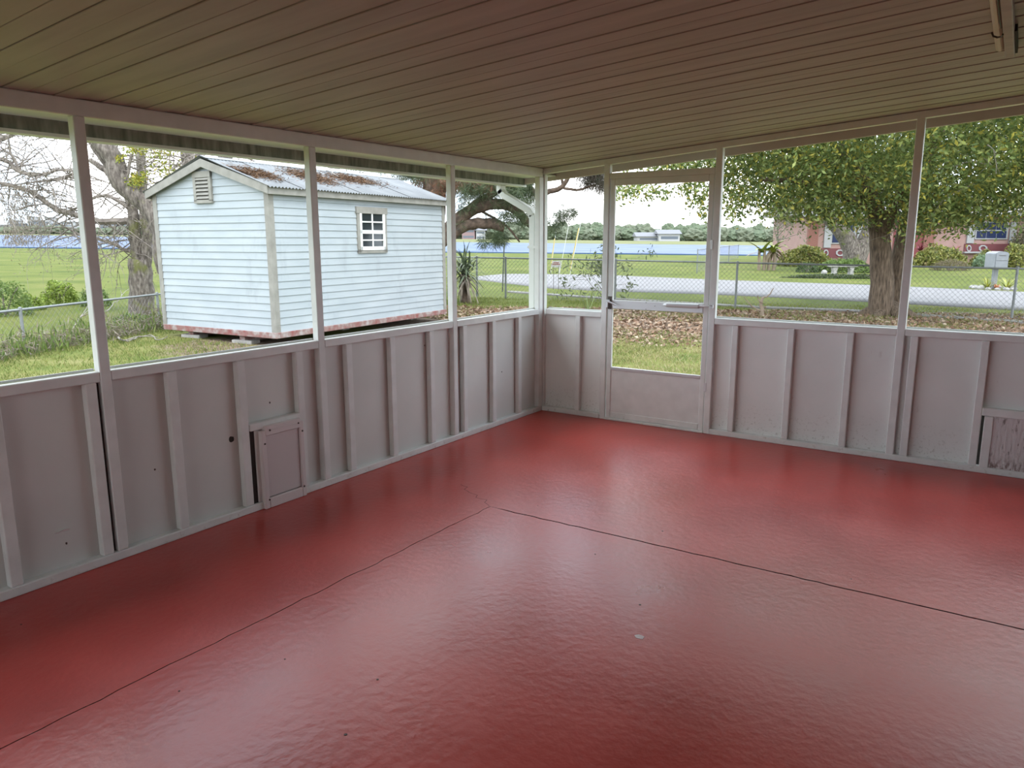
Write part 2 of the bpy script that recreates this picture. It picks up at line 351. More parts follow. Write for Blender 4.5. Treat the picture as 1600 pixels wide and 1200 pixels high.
M().tube([(x0+.02, -.002, 1.06), (x0+.02, -.045, 1.062), (x0+.045, -.05, 1.05), (x0+.105, -.042, 1.025)], [.009, .009, .008, .006], 8).build('latch_lever', ALU, ltc)
M().box(.648, x0+.016, -.022, -.001, 1.0, 1.05).build('strike', ALU, dr, .002)
for z in (.35, 1.5): M().box(1.553, 1.575, -.006, .01, z, z+.075).build('hinge', ALU, dr, .002)
# --- eave: fascia, gutter, downspout, rake board
fas = thing('fascia', 'mildew-stained grey fascia board along the left eave', 'fascia', (-.41, -4, 2.09))
M().box(-.42, -.40, YE-.1, .34, 2.088, 2.152).build('board', FASC, fas); M().hexa([(-.42, YE-.1, 2.152), (-.051, YE-.1, 2.150), (-.051, .305, 2.150), (-.42, .305, 2.152), (-.42, YE-.1, 2.164), (-.051, YE-.1, 2.164), (-.051, .305, 2.164), (-.42, .305, 2.164)]).build('soffit', GUT, fas); M().box(-.42, -.388, YE-.1, .33, 2.072, 2.088).build('drip_edge', GUT, fas)
gut = thing('gutter', 'white roof gutter along the left eave outside', 'gutter', (-.48, -4, 2.08))
prof = [(-.421, 2.17), (-.421, 2.075), (-.50, 2.075), (-.54, 2.13), (-.54, 2.17), (-.532, 2.17), (-.532, 2.132), (-.497, 2.083), (-.428, 2.083), (-.428, 2.17)]
M().prism([(x, YE-.1, z) for x, z in prof], (0, .33-YE+.1, 0)).build('trough', GUT, gut)
M().prism([(x, .33, z) for x, z in prof[:5]], (0, .004, 0)).build('end_cap', GUT, gut)
dsp = thing('downspout', 'white downspout with a bent elbow at the porch corner', 'downspout', (-.1, .02, 0))
def rect_sweep(pts, hw, hd, wdir):                                      # rectangular pipe along a path
    m = M(); vs = []; pts = [np.array(q, float) for q in pts]; w = np.array(wdir, float)
    for i, q in enumerate(pts):
        t = unit(pts[min(i+1, len(pts)-1)]-pts[max(i-1, 0)]); n = unit(np.cross(t, w))
        vs += [q-w*hw-n*hd, q+w*hw-n*hd, q+w*hw+n*hd, q-w*hw+n*hd]
    k = len(pts)
    return m.add(vs, [(i*4+j, i*4+(j+1) % 4, i*4+4+(j+1) % 4, i*4+4+j) for i in range(k-1) for j in range(4)]+[(3, 2, 1, 0), tuple(range(4*k-4, 4*k))])
gx, gy = -.47, .02
rect_sweep([(gx, gy, 2.0745), (gx, gy, 2.03), (gx+.02, gy, 2.0)], .038, .028, (0, 1, 0)).build('outlet', GUT, dsp, .003)
rect_sweep([(gx, gy, 2.03), (gx+.035, gy, 1.985), (-.15, gy, 1.84), (-.11, gy, 1.79)], .038, .028, (0, 1, 0)).build('elbow', GUT, dsp, .003)
rect_sweep([(-.11, gy, 1.80), (-.11, gy, .2)], .038, .028, (0, 1, 0)).build('pipe', GUT, dsp, .003)
rect_sweep([(-.11, gy, .2), (-.13, gy, .1), (-.28, gy, .02)], .038, .028, (0, 1, 0)).build('shoe', GUT, dsp, .003)
for z in (1.5, .55): M().box(-.15, -.052, gy-.042, gy+.042, z, z+.025).build('strap', GUT, dsp)
rk = slope_bar('rake_board', -.40, XE, .31, .335, -.001, .075, RAKE, None); tag(rk, 'brownish rake board under the roof edge beyond the back wall', 'fascia')
# --- strip light on the ceiling
sl = thing('strip_light', 'painted batten strip light with a dark wire hook on the plank ceiling', 'light', (3.46, -2.1, 2.4))
ya, yb = -2.78, -1.5; z = zc(3.46)-.002
M().box(3.445, 3.482, ya, yb, z-.05, z).build('housing', CEI, sl, .003)
M().tube([(3.425, ya, z-.021), (3.425, -1.62, z-.021)], .018, 10).build('tube', mat('old_tube', (.56, .47, .36), .4), sl)
M().box(3.405, 3.445, yb-.13, yb, z-.012, z).build('end_plate', CEI, sl, .002)
M().tube([(3.438, ya, z-.045), (3.438, -2.3, z-.046), (3.440, -2.12, z-.047)], .0035, 6).build('wire', DKM, sl)
M().tube([(3.403, -1.985, z-.03), (3.41, -1.975, z-.044), (3.425, -1.97, z-.05), (3.44, -1.985, z-.052), (3.445, -2.02, z-.051)], .004, 6).build('hook', DKM, sl)
M().box(3.4825, 3.492, -1.95, -1.50, z-.03, z-.002).build('side_shadow_strip', DARK, sl)  # dark strip added as a painted shadow beside the housing
# --- unseen sides; their form is guessed to shape the light inside
wr = tag(M().box(XE, XE+.12, YE, .05, 0, zc(XE)+.02).build('wall_right', HOUSEW), 'plain painted house wall at the high side of the porch', 'wall', kind='structure')
wf = thing('wall_front', 'unseen knee wall with some bays closed against the light at the near end of the porch', 'wall', (2.6, YE, 0), kind='structure')
for x in (1.3, 2.65, 4.0): part('post', x-.0265, x+.0265, YE-.05, YE, 0, zc(x)-.04, W1, wf)
part('sill_rail', 0, XE, YE-.05, YE, ZR-.05, ZR, W1, wf); part('panel', 0, XE, YE-.045, YE-.037, 0, ZR-.05, WPAN, wf, 0); M().hexa([(2.65, YE-.045, ZR), (XE, YE-.045, ZR), (XE, YE-.037, ZR), (2.65, YE-.037, ZR), (2.65, YE-.045, zc(2.65)-.05), (XE, YE-.045, zc(XE)-.05), (XE, YE-.037, zc(XE)-.05), (2.65, YE-.037, zc(2.65)-.05)]).build('light_block_panel', HOUSEW, wf); slope_bar('top_beam', 0, XE, YE-.05, YE, -.004, .045, W1, wf)  # unseen panel over the right bays, added to cut light from behind
#@@OUTSIDE
# ================================================================ GROUND
def groundmat():
    m = bpy.data.materials.new('yard_ground'); m.use_nodes = True; n = m.node_tree.nodes; l = m.node_tree.links; b = n['Principled BSDF']
    b.inputs['Roughness'].default_value = .95; b.inputs['Specular IOR Level'].default_value = .1
    geo = n.new('ShaderNodeNewGeometry'); at = n.new('ShaderNodeAttribute'); at.attribute_name = 'Col'
    def noise(sc, det, st=(1, 1, 1)):
        mp = n.new('ShaderNodeMapping'); mp.inputs['Scale'].default_value = st; l.new(geo.outputs['Position'], mp.inputs['Vector'])
        o = n.new('ShaderNodeTexNoise'); o.inputs['Scale'].default_value = sc; o.inputs['Detail'].default_value = det; l.new(mp.outputs['Vector'], o.inputs['Vector']); return o.outputs['Fac']
    def ramp(fac, cols, lo=.3, hi=.7):
        r = n.new('ShaderNodeValToRGB'); r.color_ramp.elements[0].position = lo; r.color_ramp.elements[1].position = hi
        r.color_ramp.elements[0].color = (*cols[0], 1); r.color_ramp.elements[1].color = (*cols[-1], 1)
        for i in range(1, len(cols)-1): e = r.color_ramp.elements.new(lo+(hi-lo)*i/(len(cols)-1)); e.color = (*cols[i], 1)
        l.new(fac, r.inputs['Fac']); return r.outputs['Color']
    def mix(f, a, c):
        x = n.new('ShaderNodeMix'); x.data_type = 'RGBA'; l.new(f, x.inputs['Factor']); l.new(a, x.inputs['A']); l.new(c, x.inputs['B']); return x.outputs['Result']
    def sharpen(f, fac):
        a = n.new('ShaderNodeMath'); a.operation = 'ADD'; l.new(f, a.inputs[0]); l.new(fac, a.inputs[1])
        r = n.new('ShaderNodeMapRange'); r.inputs['From Min'].default_value = .85; r.inputs['From Max'].default_value = 1.15; l.new(a.outputs[0], r.inputs['Value']); return r.outputs['Result']
    sep = n.new('ShaderNodeSeparateColor'); l.new(at.outputs['Color'], sep.inputs['Color'])
    lawn = ramp(noise(1.3, 8), ((.0725, .1087, .0232), (.1377, .1522, .0435), (.1885, .1812, .0725)))
    field = ramp(noise(.35, 8, (1, 1, 1)), ((.062, .085, .018), (.10, .122, .026), (.135, .14, .042)))
    dirt = ramp(noise(9, 6), ((.098, .07, .049), (.175, .126, .091), (.266, .217, .175)))
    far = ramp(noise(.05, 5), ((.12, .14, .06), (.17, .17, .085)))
    c = mix(sharpen(sep.outputs['Green'], noise(.8, 5)), lawn, field)
    c = mix(sharpen(sep.outputs['Red'], noise(1.8, 6)), c, dirt)
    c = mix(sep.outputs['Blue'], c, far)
    l.new(c, b.inputs['Base Color'])
    bp = n.new('ShaderNodeBump'); bp.inputs['Strength'].default_value = .6; bp.inputs['Distance'].default_value = .05
    l.new(noise(30, 4), bp.inputs['Height']); l.new(bp.outputs['Normal'], b.inputs['Normal'])
    return m
SHED_N = P(432, 520, 10.97/.982); SHED_L = P(258, 500, 12.2/.982)        # near and left foot of the shed's gable
na, nr = 300, 190
rad_ = np.concatenate([[.0], np.geomspace(.6, 1100, nr-1)]); ang = np.linspace(0, 2*math.pi, na, endpoint=False)
gx_ = CAM[0]+np.outer(rad_, np.cos(ang)); gy_ = CAM[1]+np.outer(rad_, np.sin(ang))
gzv = terr(gx_, gy_); dd = dep_of(gx_, gy_); la = lat_of(gx_, gy_); bk = bank(gx_, gy_)
gzv = gzv-.25*((gx_ > -.05) & (gx_ < XE+.1) & (gy_ > YE) & (gy_ < .05))
litter = sm((dd-12.0)/1.2)*sm((18.2-dd)/1.4)*sm((la+3.2)/1.5)
shc = (SHED_N+SHED_L)/2
litter = np.maximum(litter, .75*sm(1.6-np.hypot(gx_-SHED_N[0]+.6, gy_-SHED_N[1]+.3)/1.1))
litter = np.maximum(litter, .62*sm((bk+1.4)/.6)*sm((1.6-bk)/1.2)*(dd < 40))
fieldm = sm((dd-17.5)/1.5)*(1-.0*la); fieldm = np.maximum(fieldm, sm((bk-.3)/1.5))
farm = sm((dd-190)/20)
gc = np.stack([litter, fieldm, farm], -1).reshape(-1, 3)
gv = np.stack([gx_, gy_, gzv], -1).reshape(-1, 3); ii, jj = np.meshgrid(np.arange(nr-1), np.arange(na), indexing='ij'); j2_ = (jj+1) % na
gf = np.stack([ii*na+jj, (ii+1)*na+jj, (ii+1)*na+j2_, ii*na+j2_], -1).reshape(-1, 4)[na:]
gf = np.concatenate([gf, [[0, na+i, na+(i+1) % na, na+(i+1) % na] for i in range(0)]]) if False else gf
gr = npmesh('ground', gv, gf, groundmat(), col=gc, smooth=True); tag(gr, 'grassy yard and open field around the porch', 'ground', kind='structure')
def sheet(name, near, far_, up, m, label, cat, n=40):
    a = [G(*q) for q in near]; b = [G(*q) for q in far_]
    def res(p):
        p = np.array(p); s = np.r_[0, np.cumsum(np.linalg.norm(np.diff(p, axis=0), axis=1))]; t = np.linspace(0, s[-1], n); return np.stack([np.interp(t, s, p[:, k]) for k in range(3)], 1)
    A, B = res(a), res(b); rows = [A+(B-A)*t for t in np.linspace(0, 1, 7)]
    V = np.concatenate(rows); V[:, 2] = terr(V[:, 0], V[:, 1])+up
    k = len(V); V = np.concatenate([V, V-np.array([0, 0, up+.08])])
    f = [(r*n+i, r*n+i+1, (r+1)*n+i+1, (r+1)*n+i) for r in range(6) for i in range(n-1)]
    f += [(i+1, i, i+k, i+1+k) for i in range(n-1)]+[(6*n+i, 6*n+i+1, 6*n+i+1+k, 6*n+i+k) for i in range(n-1)]
    return tag(npmesh(name, V, np.array(f), m), label, cat, kind='structure')
ROAD = mat('pale_asphalt', rough=.9, var=((.14, .138, .142), (.182, .18, .185)), scale=3, detail=8)
sheet('road', [(742, 437), (790, 443), (860, 451), (940, 455), (1125, 461), (1356, 472), (1600, 486), (1900, 504)],
      [(748, 432), (790, 428.5), (860, 429), (940, 430), (1125, 438), (1359, 446), (1600, 457), (1900, 470)], .02, ROAD, 'pale grey asphalt road beyond the wire fence', 'road')
LAKE = mat('lake_water', rough=.55, spec=.12, var=((.022, .05, .125), (.045, .085, .175), (.085, .125, .20)), scale=.12, detail=6, stretch=(1, 1, 1), bump=.4, bscale=.8)
lk = []
for lat, dep in ((-500, 118), (-100, 103), (-30, 100), (40, 97), (130, 96), (150, 170), (120, 205), (40, 215), (-20, 225), (-60, 260), (-250, 380), (-600, 420)):
    q = LD(lat, dep); lk.append((q[0], q[1], -.12+TA*(q[0]-CAM[0])+TB*(q[1]-CAM[1])-.45))
tag(M().prism(lk, (0, 0, -.3)).build('lake', LAKE), 'rippled blue lake beyond the field', 'lake', kind='structure')
# ================================================================ SHED
sx = unit((SHED_N-SHED_L)*np.array([1, 1, 0])); sy = np.array([-sx[1], sx[0], 0]); sw = float(np.linalg.norm((SHED_N-SHED_L)[:2])); SLEN = 4.45
if sy@FH < 0: sy = -sy
ang_s = math.atan2(sx[1], sx[0]); sbz = float(SHED_N[2])                 # local x = along gable (left to near corner), local y = back along the side
SG = float(terr(*SHED_N[:2]))
sorg = np.array([SHED_L[0], SHED_L[1], SG])
shed = thing('garden_shed', 'pale blue lap-sided garden shed with a corrugated metal roof', 'shed', tuple(sorg), ang_s)
def sloc(u, v, plane):                                                 # pixel -> shed-local on gable plane ('g': y=0) or side plane ('s': x=sw)
    d = ray(u, v); o = CAM-sorg; lo = np.array([o@sx, o@sy, o[2]]); ld = np.array([d@sx, d@sy, d[2]])
    t = (-lo[1]/ld[1]) if plane == 'g' else ((sw-lo[0])/ld[0]); return lo+ld*t
b0 = sbz-SG; EAV = float(sloc(415, 291, 's')[2]); APX = float(sloc(318, 251, 'g')[2])
SHB = mat('pale_blue_siding', rough=.6, var=((.285, .325, .35), (.335, .372, .395)), scale=1.6, stretch=(1, 1, 3)); stain(SHB, (.17, .20, .205), 2.4, .55, .8, amount=.6, stretch=(1, 1, .4))
SHT = mat('weathered_trim', rough=.75, var=((.19, .185, .165), (.26, .255, .23)), scale=7); SHM = mat('galvanised_roof', rough=.5, var=((.124, .1333, .1426), (.1736, .186, .1922)), scale=2.5, metal=.1)
SKD = mat('peeling_red_skid', rough=.85, var=((.198, .06, .054), (.216, .132, .12), (.312, .288, .276)), scale=9); BLK = mat('concrete_block', rough=.95, var=((.25, .24, .22), (.36, .35, .33)), scale=12)
rise = (APX-EAV)/(sw/2+.06)
def roofz(x): return EAV+(sw/2+.06-abs(x-sw/2))*rise
M().prism([(.02, .02, b0), (sw-.02, .02, b0), (sw-.02, .02, roofz(sw)-.05), (sw/2, .02, APX-.06), (.02, .02, roofz(0)-.05)], (0, SLEN-.04, 0)).build('body', SHB, shed)
EXP = .108
k = 0
while True:                                                            # lap siding, every board its own piece
    z0 = b0+k*EXP; z1 = z0+EXP+.008; k += 1
    if z0 > APX-.12: break
    if z1 < roofz(0)-.03: xl0 = xl1 = 0.; 
    else: xl0 = max(0, (z0-EAV)/rise-.06+.03); xl1 = max(0, (z1-EAV)/rise-.06+.03)
    if xl0 < sw/2-.05:
        xl1 = min(xl1, sw/2-.01)
        M().hexa([(xl0, -.019, z0), (sw-xl0, -.019, z0), (sw-xl0, .025, z0), (xl0, .025, z0), (xl1, -.006, z1), (sw-xl1, -.006, z1), (sw-xl1, .025, z1), (xl1, .025, z1)]).build('siding_board', SHB, shed)
    if z1 < EAV+.03:
        key = 'sideboard'
        if key not in _bc:
            o = M().hexa([(sw-.025, 0, z0), (sw+.019, 0, z0), (sw+.019, SLEN, z0), (sw-.025, SLEN, z0), (sw-.025, 0, z1), (sw+.006, 0, z1), (sw+.006, SLEN, z1), (sw-.025, SLEN, z1)]).build('siding_board', SHB, shed); _bc[key] = (o.data, ORG[o]-np.array([0, 0, z0]))
        else: link('siding_board', _bc[key][0], shed, _bc[key][1]+np.array([0, 0, z0]))
for x, y in ((sw, 0), (0, 0), (sw, SLEN), (0, SLEN)):
    xs = 1 if x > 0 else -1; ys = 1 if y > 0 else -1
    M().prism([(x+xs*.024, y+ys*.024, b0-.02), (x-xs*.07, y+ys*.024, b0-.02), (x-xs*.07, y, b0-.02), (x, y, b0-.02), (x, y-ys*.07, b0-.02), (x+xs*.024, y-ys*.07, b0-.02)], (0, 0, EAV-b0+.02)).build('corner_trim', SHT, shed)
OV = .10
def rake(y):
    for s in (-1, 1):
        xe = sw/2+s*(sw/2+.06+.04); a = np.array([xe, y, EAV-.02]); b = np.array([sw/2, y, APX])
        M().prism([a+(0, 0, -.09), b+(0, 0, -.10), b+(0, 0, .02), a+(0, 0, .03)], (0, .022, 0)).build('rake_trim', SHT, shed)
rake(-OV); rake(SLEN+OV)
for xe in (-.10, sw+.078): M().box(xe, xe+.022, -OV, SLEN+OV, EAV-.11, EAV+.005).build('eave_trim', SHT, shed)
# corrugated sheets, seven a slope
NS = 7; shw = (SLEN+2*OV+.02)/NS
for s in (-1, 1):
    base = None
    for i in range(NS):
        y0 = -OV-.01+i*shw
        if base is None:
            ns = 80; ys = np.linspace(0, shw+.03, ns); wv = .010*np.cos(ys*2*math.pi/.0675)
            xe = sw/2+s*(sw/2+.06+.075); ze = EAV-.03; V = []
            for t in (0, .5, 1): V += [(xe+(sw/2-xe)*t, y, ze+(APX+.035-ze)*t+w+.02) for y, w in zip(ys, wv)]
            V = np.array(V); V2 = V-np.array([0, 0, .004]); k3 = len(V); fs = []
            for r in range(2): fs += [(r*ns+q, r*ns+q+1, (r+1)*ns+q+1, (r+1)*ns+q) for q in range(ns-1)]
            fs = fs+[tuple(q+k3 for q in f[::-1]) for f in fs]+[(q+1, q, q+k3, q+1+k3) for q in range(ns-1)]
            o = npmesh('roof_sheet', np.concatenate([V, V2]), np.array(fs), SHM, shed); o.location.y += y0; ORG[o][1] += y0; base = o
        else:
            o = link('roof_sheet', base.data, shed, ORG[base]+np.array([0, i*shw, .004*(i % 2)]))
M().prism([(sw/2-.13, 0, APX+.02), (sw/2, 0, APX+.062), (sw/2+.13, 0, APX+.02), (sw/2+.13, 0, APX+.026), (sw/2, 0, APX+.07), (sw/2-.13, 0, APX+.026)], (0, SLEN+2*OV, 0)).build('ridge_cap', SHM, shed).location.y -= OV
# vent with slats
va, vb = sloc(304, 271, 'g'), sloc(335, 314, 'g'); vx0, vx1, vz0, vz1 = va[0], vb[0], vb[2], va[2]
vt = M().box(vx0, vx0+.06, -.05, -.01, vz0, vz1).box(vx1-.06, vx1, -.05, -.01, vz0, vz1).box(vx0, vx1, -.055, -.01, vz1-.07, vz1+.02).box(vx0, vx1, -.05, -.01, vz0-.03, vz0+.02).build('vent', SHT, shed)
M().box(vx0+.05, vx1-.05, -.03, -.022, vz0, vz1-.05).build('vent_backing', DARK, vt)
for i in range(6):
    z = vz0+.035+i*(vz1-.09-vz0)/6; M().hexa([(vx0+.06, -.056, z), (vx1-.06, -.056, z), (vx1-.06, -.032, z+.035), (vx0+.06, -.032, z+.035), (vx0+.06, -.056, z+.008), (vx1-.06, -.056, z+.008), (vx1-.06, -.032, z+.043), (vx0+.06, -.032, z+.043)]).build('slat', SHT, vt)
# window in the long side
wa, wb_ = sloc(555, 327, 's'), sloc(603, 392, 's'); y0, y1, z0, z1 = wa[1], wb_[1], wb_[2], (wa[2]+sloc(601, 330, 's')[2])/2
X = sw+.019
SWH = mat('white_sash', (.72, .74, .74), .5); GLS = mat('dark_glass', (.02, .026, .03), .08, spec=.6)
wn_ = M().box(X-.01, X+.02, y0, y0+.07, z0-.02, z1).box(X-.01, X+.02, y1-.07, y1, z0-.02, z1).box(X-.01, X+.028, y0-.02, y1+.02, z1-.06, z1+.05).box(X-.01, X+.02, y0, y1, z0-.03, z0+.03).build('window', SHT, shed)
zm = (z0+z1)/2-.02; t = .045
M().box(X, X+.03, y0+.06, y1-.06, zm-.03, zm+.03).box(X, X+.03, y0+.06, y0+.06+t, z0+.02, z1-.06).box(X, X+.03, y1-.06-t, y1-.06, z0+.02, z1-.06).box(X, X+.03, y0+.06, y1-.06, z0+.02, z0+.08).build('sash', SWH, wn_)
ya_, yb2 = y0+.06+t, y1-.06-t; ym = (ya_+yb2)/2
for (p0, p1) in ((z0+.08, zm-.03), (zm+.03, z1-.06)):
    pm = (p0+p1)/2
    M().box(X, X+.024, ym-.011, ym+.011, p0, p1).box(X, X+.024, ya_, yb2, pm-.011, pm+.011).build('muntin', SWH, wn_)
    for q0, q1 in ((ya_, ym-.011), (ym+.011, yb2)):
        for r0, r1 in ((p0, pm-.011), (pm+.011, p1)): M().box(X+.002, X+.008, q0, q1, r0, r1).build('pane', GLS, wn_)
# skids and blocks
M().box(-.02, sw+.03, -.03, .05, b0-.09, b0).build('skid', SKD, shed, .006); M().box(sw-.05, sw+.03, .05, SLEN+.02, b0-.09, b0).build('skid', SKD, shed, .006)
for x in (.55, 1.75): M().box(x-.06, x+.06, .05, SLEN, b0-.19, b0-.09).build('runner', SKD, shed, .006)
bi = 0
for x, y, h in ((.55, .12, .0), (1.75, .12, .0), (.55, 2.2, 0), (1.75, 2.2, 0), (1.75, 4.2, 0), (.55, 4.2, 0)):
    bx = sorg+sx*x+sy*y; zz = float(terr(bx[0], bx[1]))-.03
    o = M().box(-.2, .2, -.1, .1, 0, max(.08, SG+b0-.193-zz)).build('concrete_block', BLK, None, .01); o.rotation_euler.z = ang_s+.1
    o.location = (bx[0], bx[1], zz+o.dimensions.z/2); bi += 1
    tag(o, ['grey concrete block under the left end of the shed gable', 'grey concrete block under the right half of the shed gable', 'concrete block in shade under the left middle of the shed', 'concrete block in shade under the right middle of the shed', 'concrete block under the far right corner of the shed', 'concrete block under the far left corner of the shed'][bi-1], 'block', 'concrete blocks under the shed')
def sworld(x, y, z): return sorg+sx*x+sy*y+np.array([0, 0, z])
# pine needles and a broken twig on the roof
cen = []; 
for u0, u1, yy0, yy1, n in ((405, 470, .25, .62, 900), (500, 560, .3, .75, 1500), (560, 640, .45, .8, 1300)):
    pa, pb = sloc(u0, 262, 's')[1], sloc(u1, 280, 's')[1]
    for _ in range(n):
        y = random.gauss((pa+pb)/2, abs(pb-pa)/4); tt = min(.97, max(.05, random.gauss((yy0+yy1)/2, (yy1-yy0)/3.2))); xe = sw/2+sw/2+.13; x = xe+(sw/2-xe)*tt
        cen.append(sworld(x, min(max(y, 0), SLEN), EAV-.03+(APX+.035-EAV+.03)*tt+.04))
V, Fq, C = leaves(cen, .12, .012, [(.132, .072, .036), (.18, .102, .054), (.096, .054, .03)], flat=.75)
tag(npmesh('pine_needles', V, Fq, leafmat('dry_needles', .1), col=C), 'brown dry pine needles lying on the shed roof', 'pine needles', kind='stuff')
TWG = mat('bleached_twig', rough=.8, var=((.17, .15, .13), (.27, .25, .22)), scale=8)
def roofpt(u, v, up=.07):
    tt = np.linspace(.3, .95, 60); best = None
    d = ray(u, v); o = CAM-sorg; lo = np.array([o@sx, o@sy, o[2]]); ld = np.array([d@sx, d@sy, d[2]])
    for t in np.linspace(8, 22, 900):
        p = lo+ld*t
        if p[0] < sw+.1 and p[2] < roofz(p[0])+up: return sworld(*p)
    return sworld(*(lo+ld*14))
M0 = M().tube([roofpt(u, v) for u, v in ((493, 251), (505, 256), (514, 262), (520, 271), (529, 276))], [.02, .018, .016, .012, .008], 6).tube([roofpt(514, 262), roofpt(530, 264), roofpt(543, 260)], [.012, .01, .006], 5).build('fallen_branch', TWG)
tag(M0, 'bleached broken branch lying on the shed roof', 'branch', 'fallen branches')
# ================================================================ FENCES
FEN = mat('fence_pipe', rough=.5, var=((.132, .144, .144), (.204, .216, .216)), scale=10, metal=.3); WIR = mat('fence_wire', (.20, .21, .21), .5, metal=.3); FEL = mat('fence_pipe_light', rough=.5, var=((.1764, .1932, .1932), (.2268, .2436, .2436)), scale=10, metal=.2)
def fence(a, b, h, label, posts, pm, period=.11, wr=.0016, name='chain_link_fence', base=None):
    """a,b: ends of the top rail in plan; posts: fractions"""
    a = np.array(a, float); b = np.array(b, float); L = float(np.linalg.norm((b-a)[:2])); dx = (b-a)/L
    top = lambda s: gz(a+dx*s, h) if base is None else np.array([*(a+dx*s)[:2], base+h])
    c0 = gz(a); f = thing(name, label, 'fence', tuple(c0))
    for t in posts:
        q = top(t*L); M().tube([q+(0, 0, -h-.2), q+(0, 0, -.03)], .027, 8).tube([q+(0, 0, -.03), q+(0, 0, .035), q+(0, 0, .045)], [.03, .03, .012], 8).build('post', pm, f)
    M().tube([top(s) for s in np.linspace(0, L, 14)], .021, 8).build('top_rail', pm, f)
    V = []; Fs = []; H = h-.03; s = -H
    while s < L:
        for sg in (0, 1):
            s0, s1 = s, s+H; e0, e1 = (0., 1.) if sg == 0 else (1., 0.)
            c0_, c1_ = max(s0, 0.), min(s1, L)
            if c1_-c0_ < .03: continue
            pts = []
            for sc in (c0_, (c0_+c1_)/2, c1_):
                t = (sc-s0)/H; hh = (t if sg == 0 else 1-t)*H; q = top(sc); pts.append(q+np.array([0, 0, hh-h+.02]))
            for p, q in zip(pts[:-1], pts[1:]):
                t = unit(q-p); n1 = unit(np.cross(t, np.array([dx[1], -dx[0], 0]))); n2 = np.array([dx[1], -dx[0], 0]); k = len(V)
                for w in (p, q): V += [w+n1*wr, w-n1*wr*.5+n2*wr, w-n1*wr*.5-n2*wr]
                Fs += [(k, k+1, k+4, k+3), (k+1, k+2, k+5, k+4), (k+2, k, k+3, k+5)]
        s += period
    o = npmesh('wire_mesh', np.array(V), np.array(Fs), WIR, f); o['kind'] = 'stuff'; return f
RA, RB = LD(-1.49*1.02-3.6, 20.9+1.3), LD(14.5, 14.9)
def frac(u):                                                           # where a pixel column meets the fence plan line
    d = ray(u, 420)[:2]; ab = (RB-RA)[:2]; m_ = np.array([[d[0], -ab[0]], [d[1], -ab[1]]]); t = np.linalg.solve(m_, RA[:2]-CAM[:2]); return float(t[1])
fence(RA, RB, 1.09, 'grey chain-link fence running along the road side of the yard', [.02]+[frac(u) for u in (700, 745, 790, 962, 1152, 1366, 1590)]+[.99], FEN, wr=.0028)
LA, LB = FA-(FB-FA)*.35, FA+(FB-FA)*1.9
fl = np.linalg.norm(FB-FA)
def lfrac(u):
    d = ray(u, 480)[:2]; ab = (LB-LA)[:2]; m_ = np.array([[d[0], -ab[0]], [d[1], -ab[1]]]); t = np.linalg.solve(m_, LA[:2]-CAM[:2]); return float(t[1])
fence(LA, LB, .98, 'low light-grey chain-link fence on the weedy bank left of the shed', [.01, lfrac(31), lfrac(247), .75, .99], FEL, wr=.0016, base=float((FA[2]+FB[2])/2)-.98, name='chain_link_fence')
NA, NB = gz(P(1089, 420, 36.)), gz(P(1139, 400, 54.))
fence(NA, NB+(NB-NA)*.5, 1.1, 'far chain-link fence running from the road down to the lake', [0, .33, .66, 1.], FEN, period=.6, wr=.004)
NC = G(1290, 424)
# ================================================================ TREES
def limb(m, pts, r0, r1, n=7, wob=.0, sub=3):
    pts = [np.array(p, float) for p in pts]; k = len(pts)
    if k > 2:                                                          # smooth through the points
        t = np.linspace(0, k-1, (k-1)*sub+1); P_ = []
        for q in t:
            i = min(int(q), k-2); f = q-i; p0, p1, p2, p3 = pts[max(i-1, 0)], pts[i], pts[i+1], pts[min(i+2, k-1)]
            P_.append(.5*((2*p1)+(-p0+p2)*f+(2*p0-5*p1+4*p2-p3)*f*f+(-p0+3*p1-3*p2+p3)*f**3))
        pts = P_
    k = len(pts); pts = [p+(np.array([random.gauss(0, wob) for _ in range(3)]) if 0 < i < k-1 else 0) for i, p in enumerate(pts)]
    m.tube(pts, [r0+(r1-r0)*i/(k-1) for i in range(k)], n); return pts
def twigs(m, start, d, length, r, depth, spread=.7, kids=3, droop=.0, tips=None, n=4):
    d = unit(np.array(d, float)); pts = [np.array(start, float)]; k = 4
    for i in range(k):
        d = unit(d+np.array([random.gauss(0, .22) for _ in range(3)])+np.array([0, 0, -droop])); pts.append(pts[-1]+d*length/k)
    m.tube(pts, [r*(1-.6*i/k) for i in range(k+1)], n, cap=False)
    if tips is not None: tips.append(pts[-1])
    if depth > 0:
        for _ in range(kids):
            i = random.randint(1, k); nd = unit(d+spread*np.array([random.gauss(0, 1) for _ in range(3)]))
            twigs(m, pts[i], nd, length*random.uniform(.5, .8), r*.5, depth-1, spread, kids, droop, tips, 3)
BARK_G = mat('grey_bark', rough=.95, var=((.05, .042, .036), (.13, .11, .095), (.23, .205, .18)), scale=11, stretch=(1.6, 1.6, .6), bump=1., bscale=26); stain(BARK_G, (.13, .14, .035), 1.6, .56, .66, 2.2, 3.2, amount=.8)
BARK_O = mat('oak_bark', rough=.95, var=((.05, .036, .026), (.13, .095, .066), (.20, .15, .108)), scale=16, stretch=(1.8, 1.8, .3), bump=1., bscale=30)
BARK_P = mat('pine_bark', rough=.95, var=((.055, .042, .034), (.125, .088, .066), (.19, .14, .11)), scale=9, bump=.9, bscale=20)
TWD = mat('thin_twig', rough=.9, var=((.13, .11, .10), (.25, .22, .19)), scale=6)
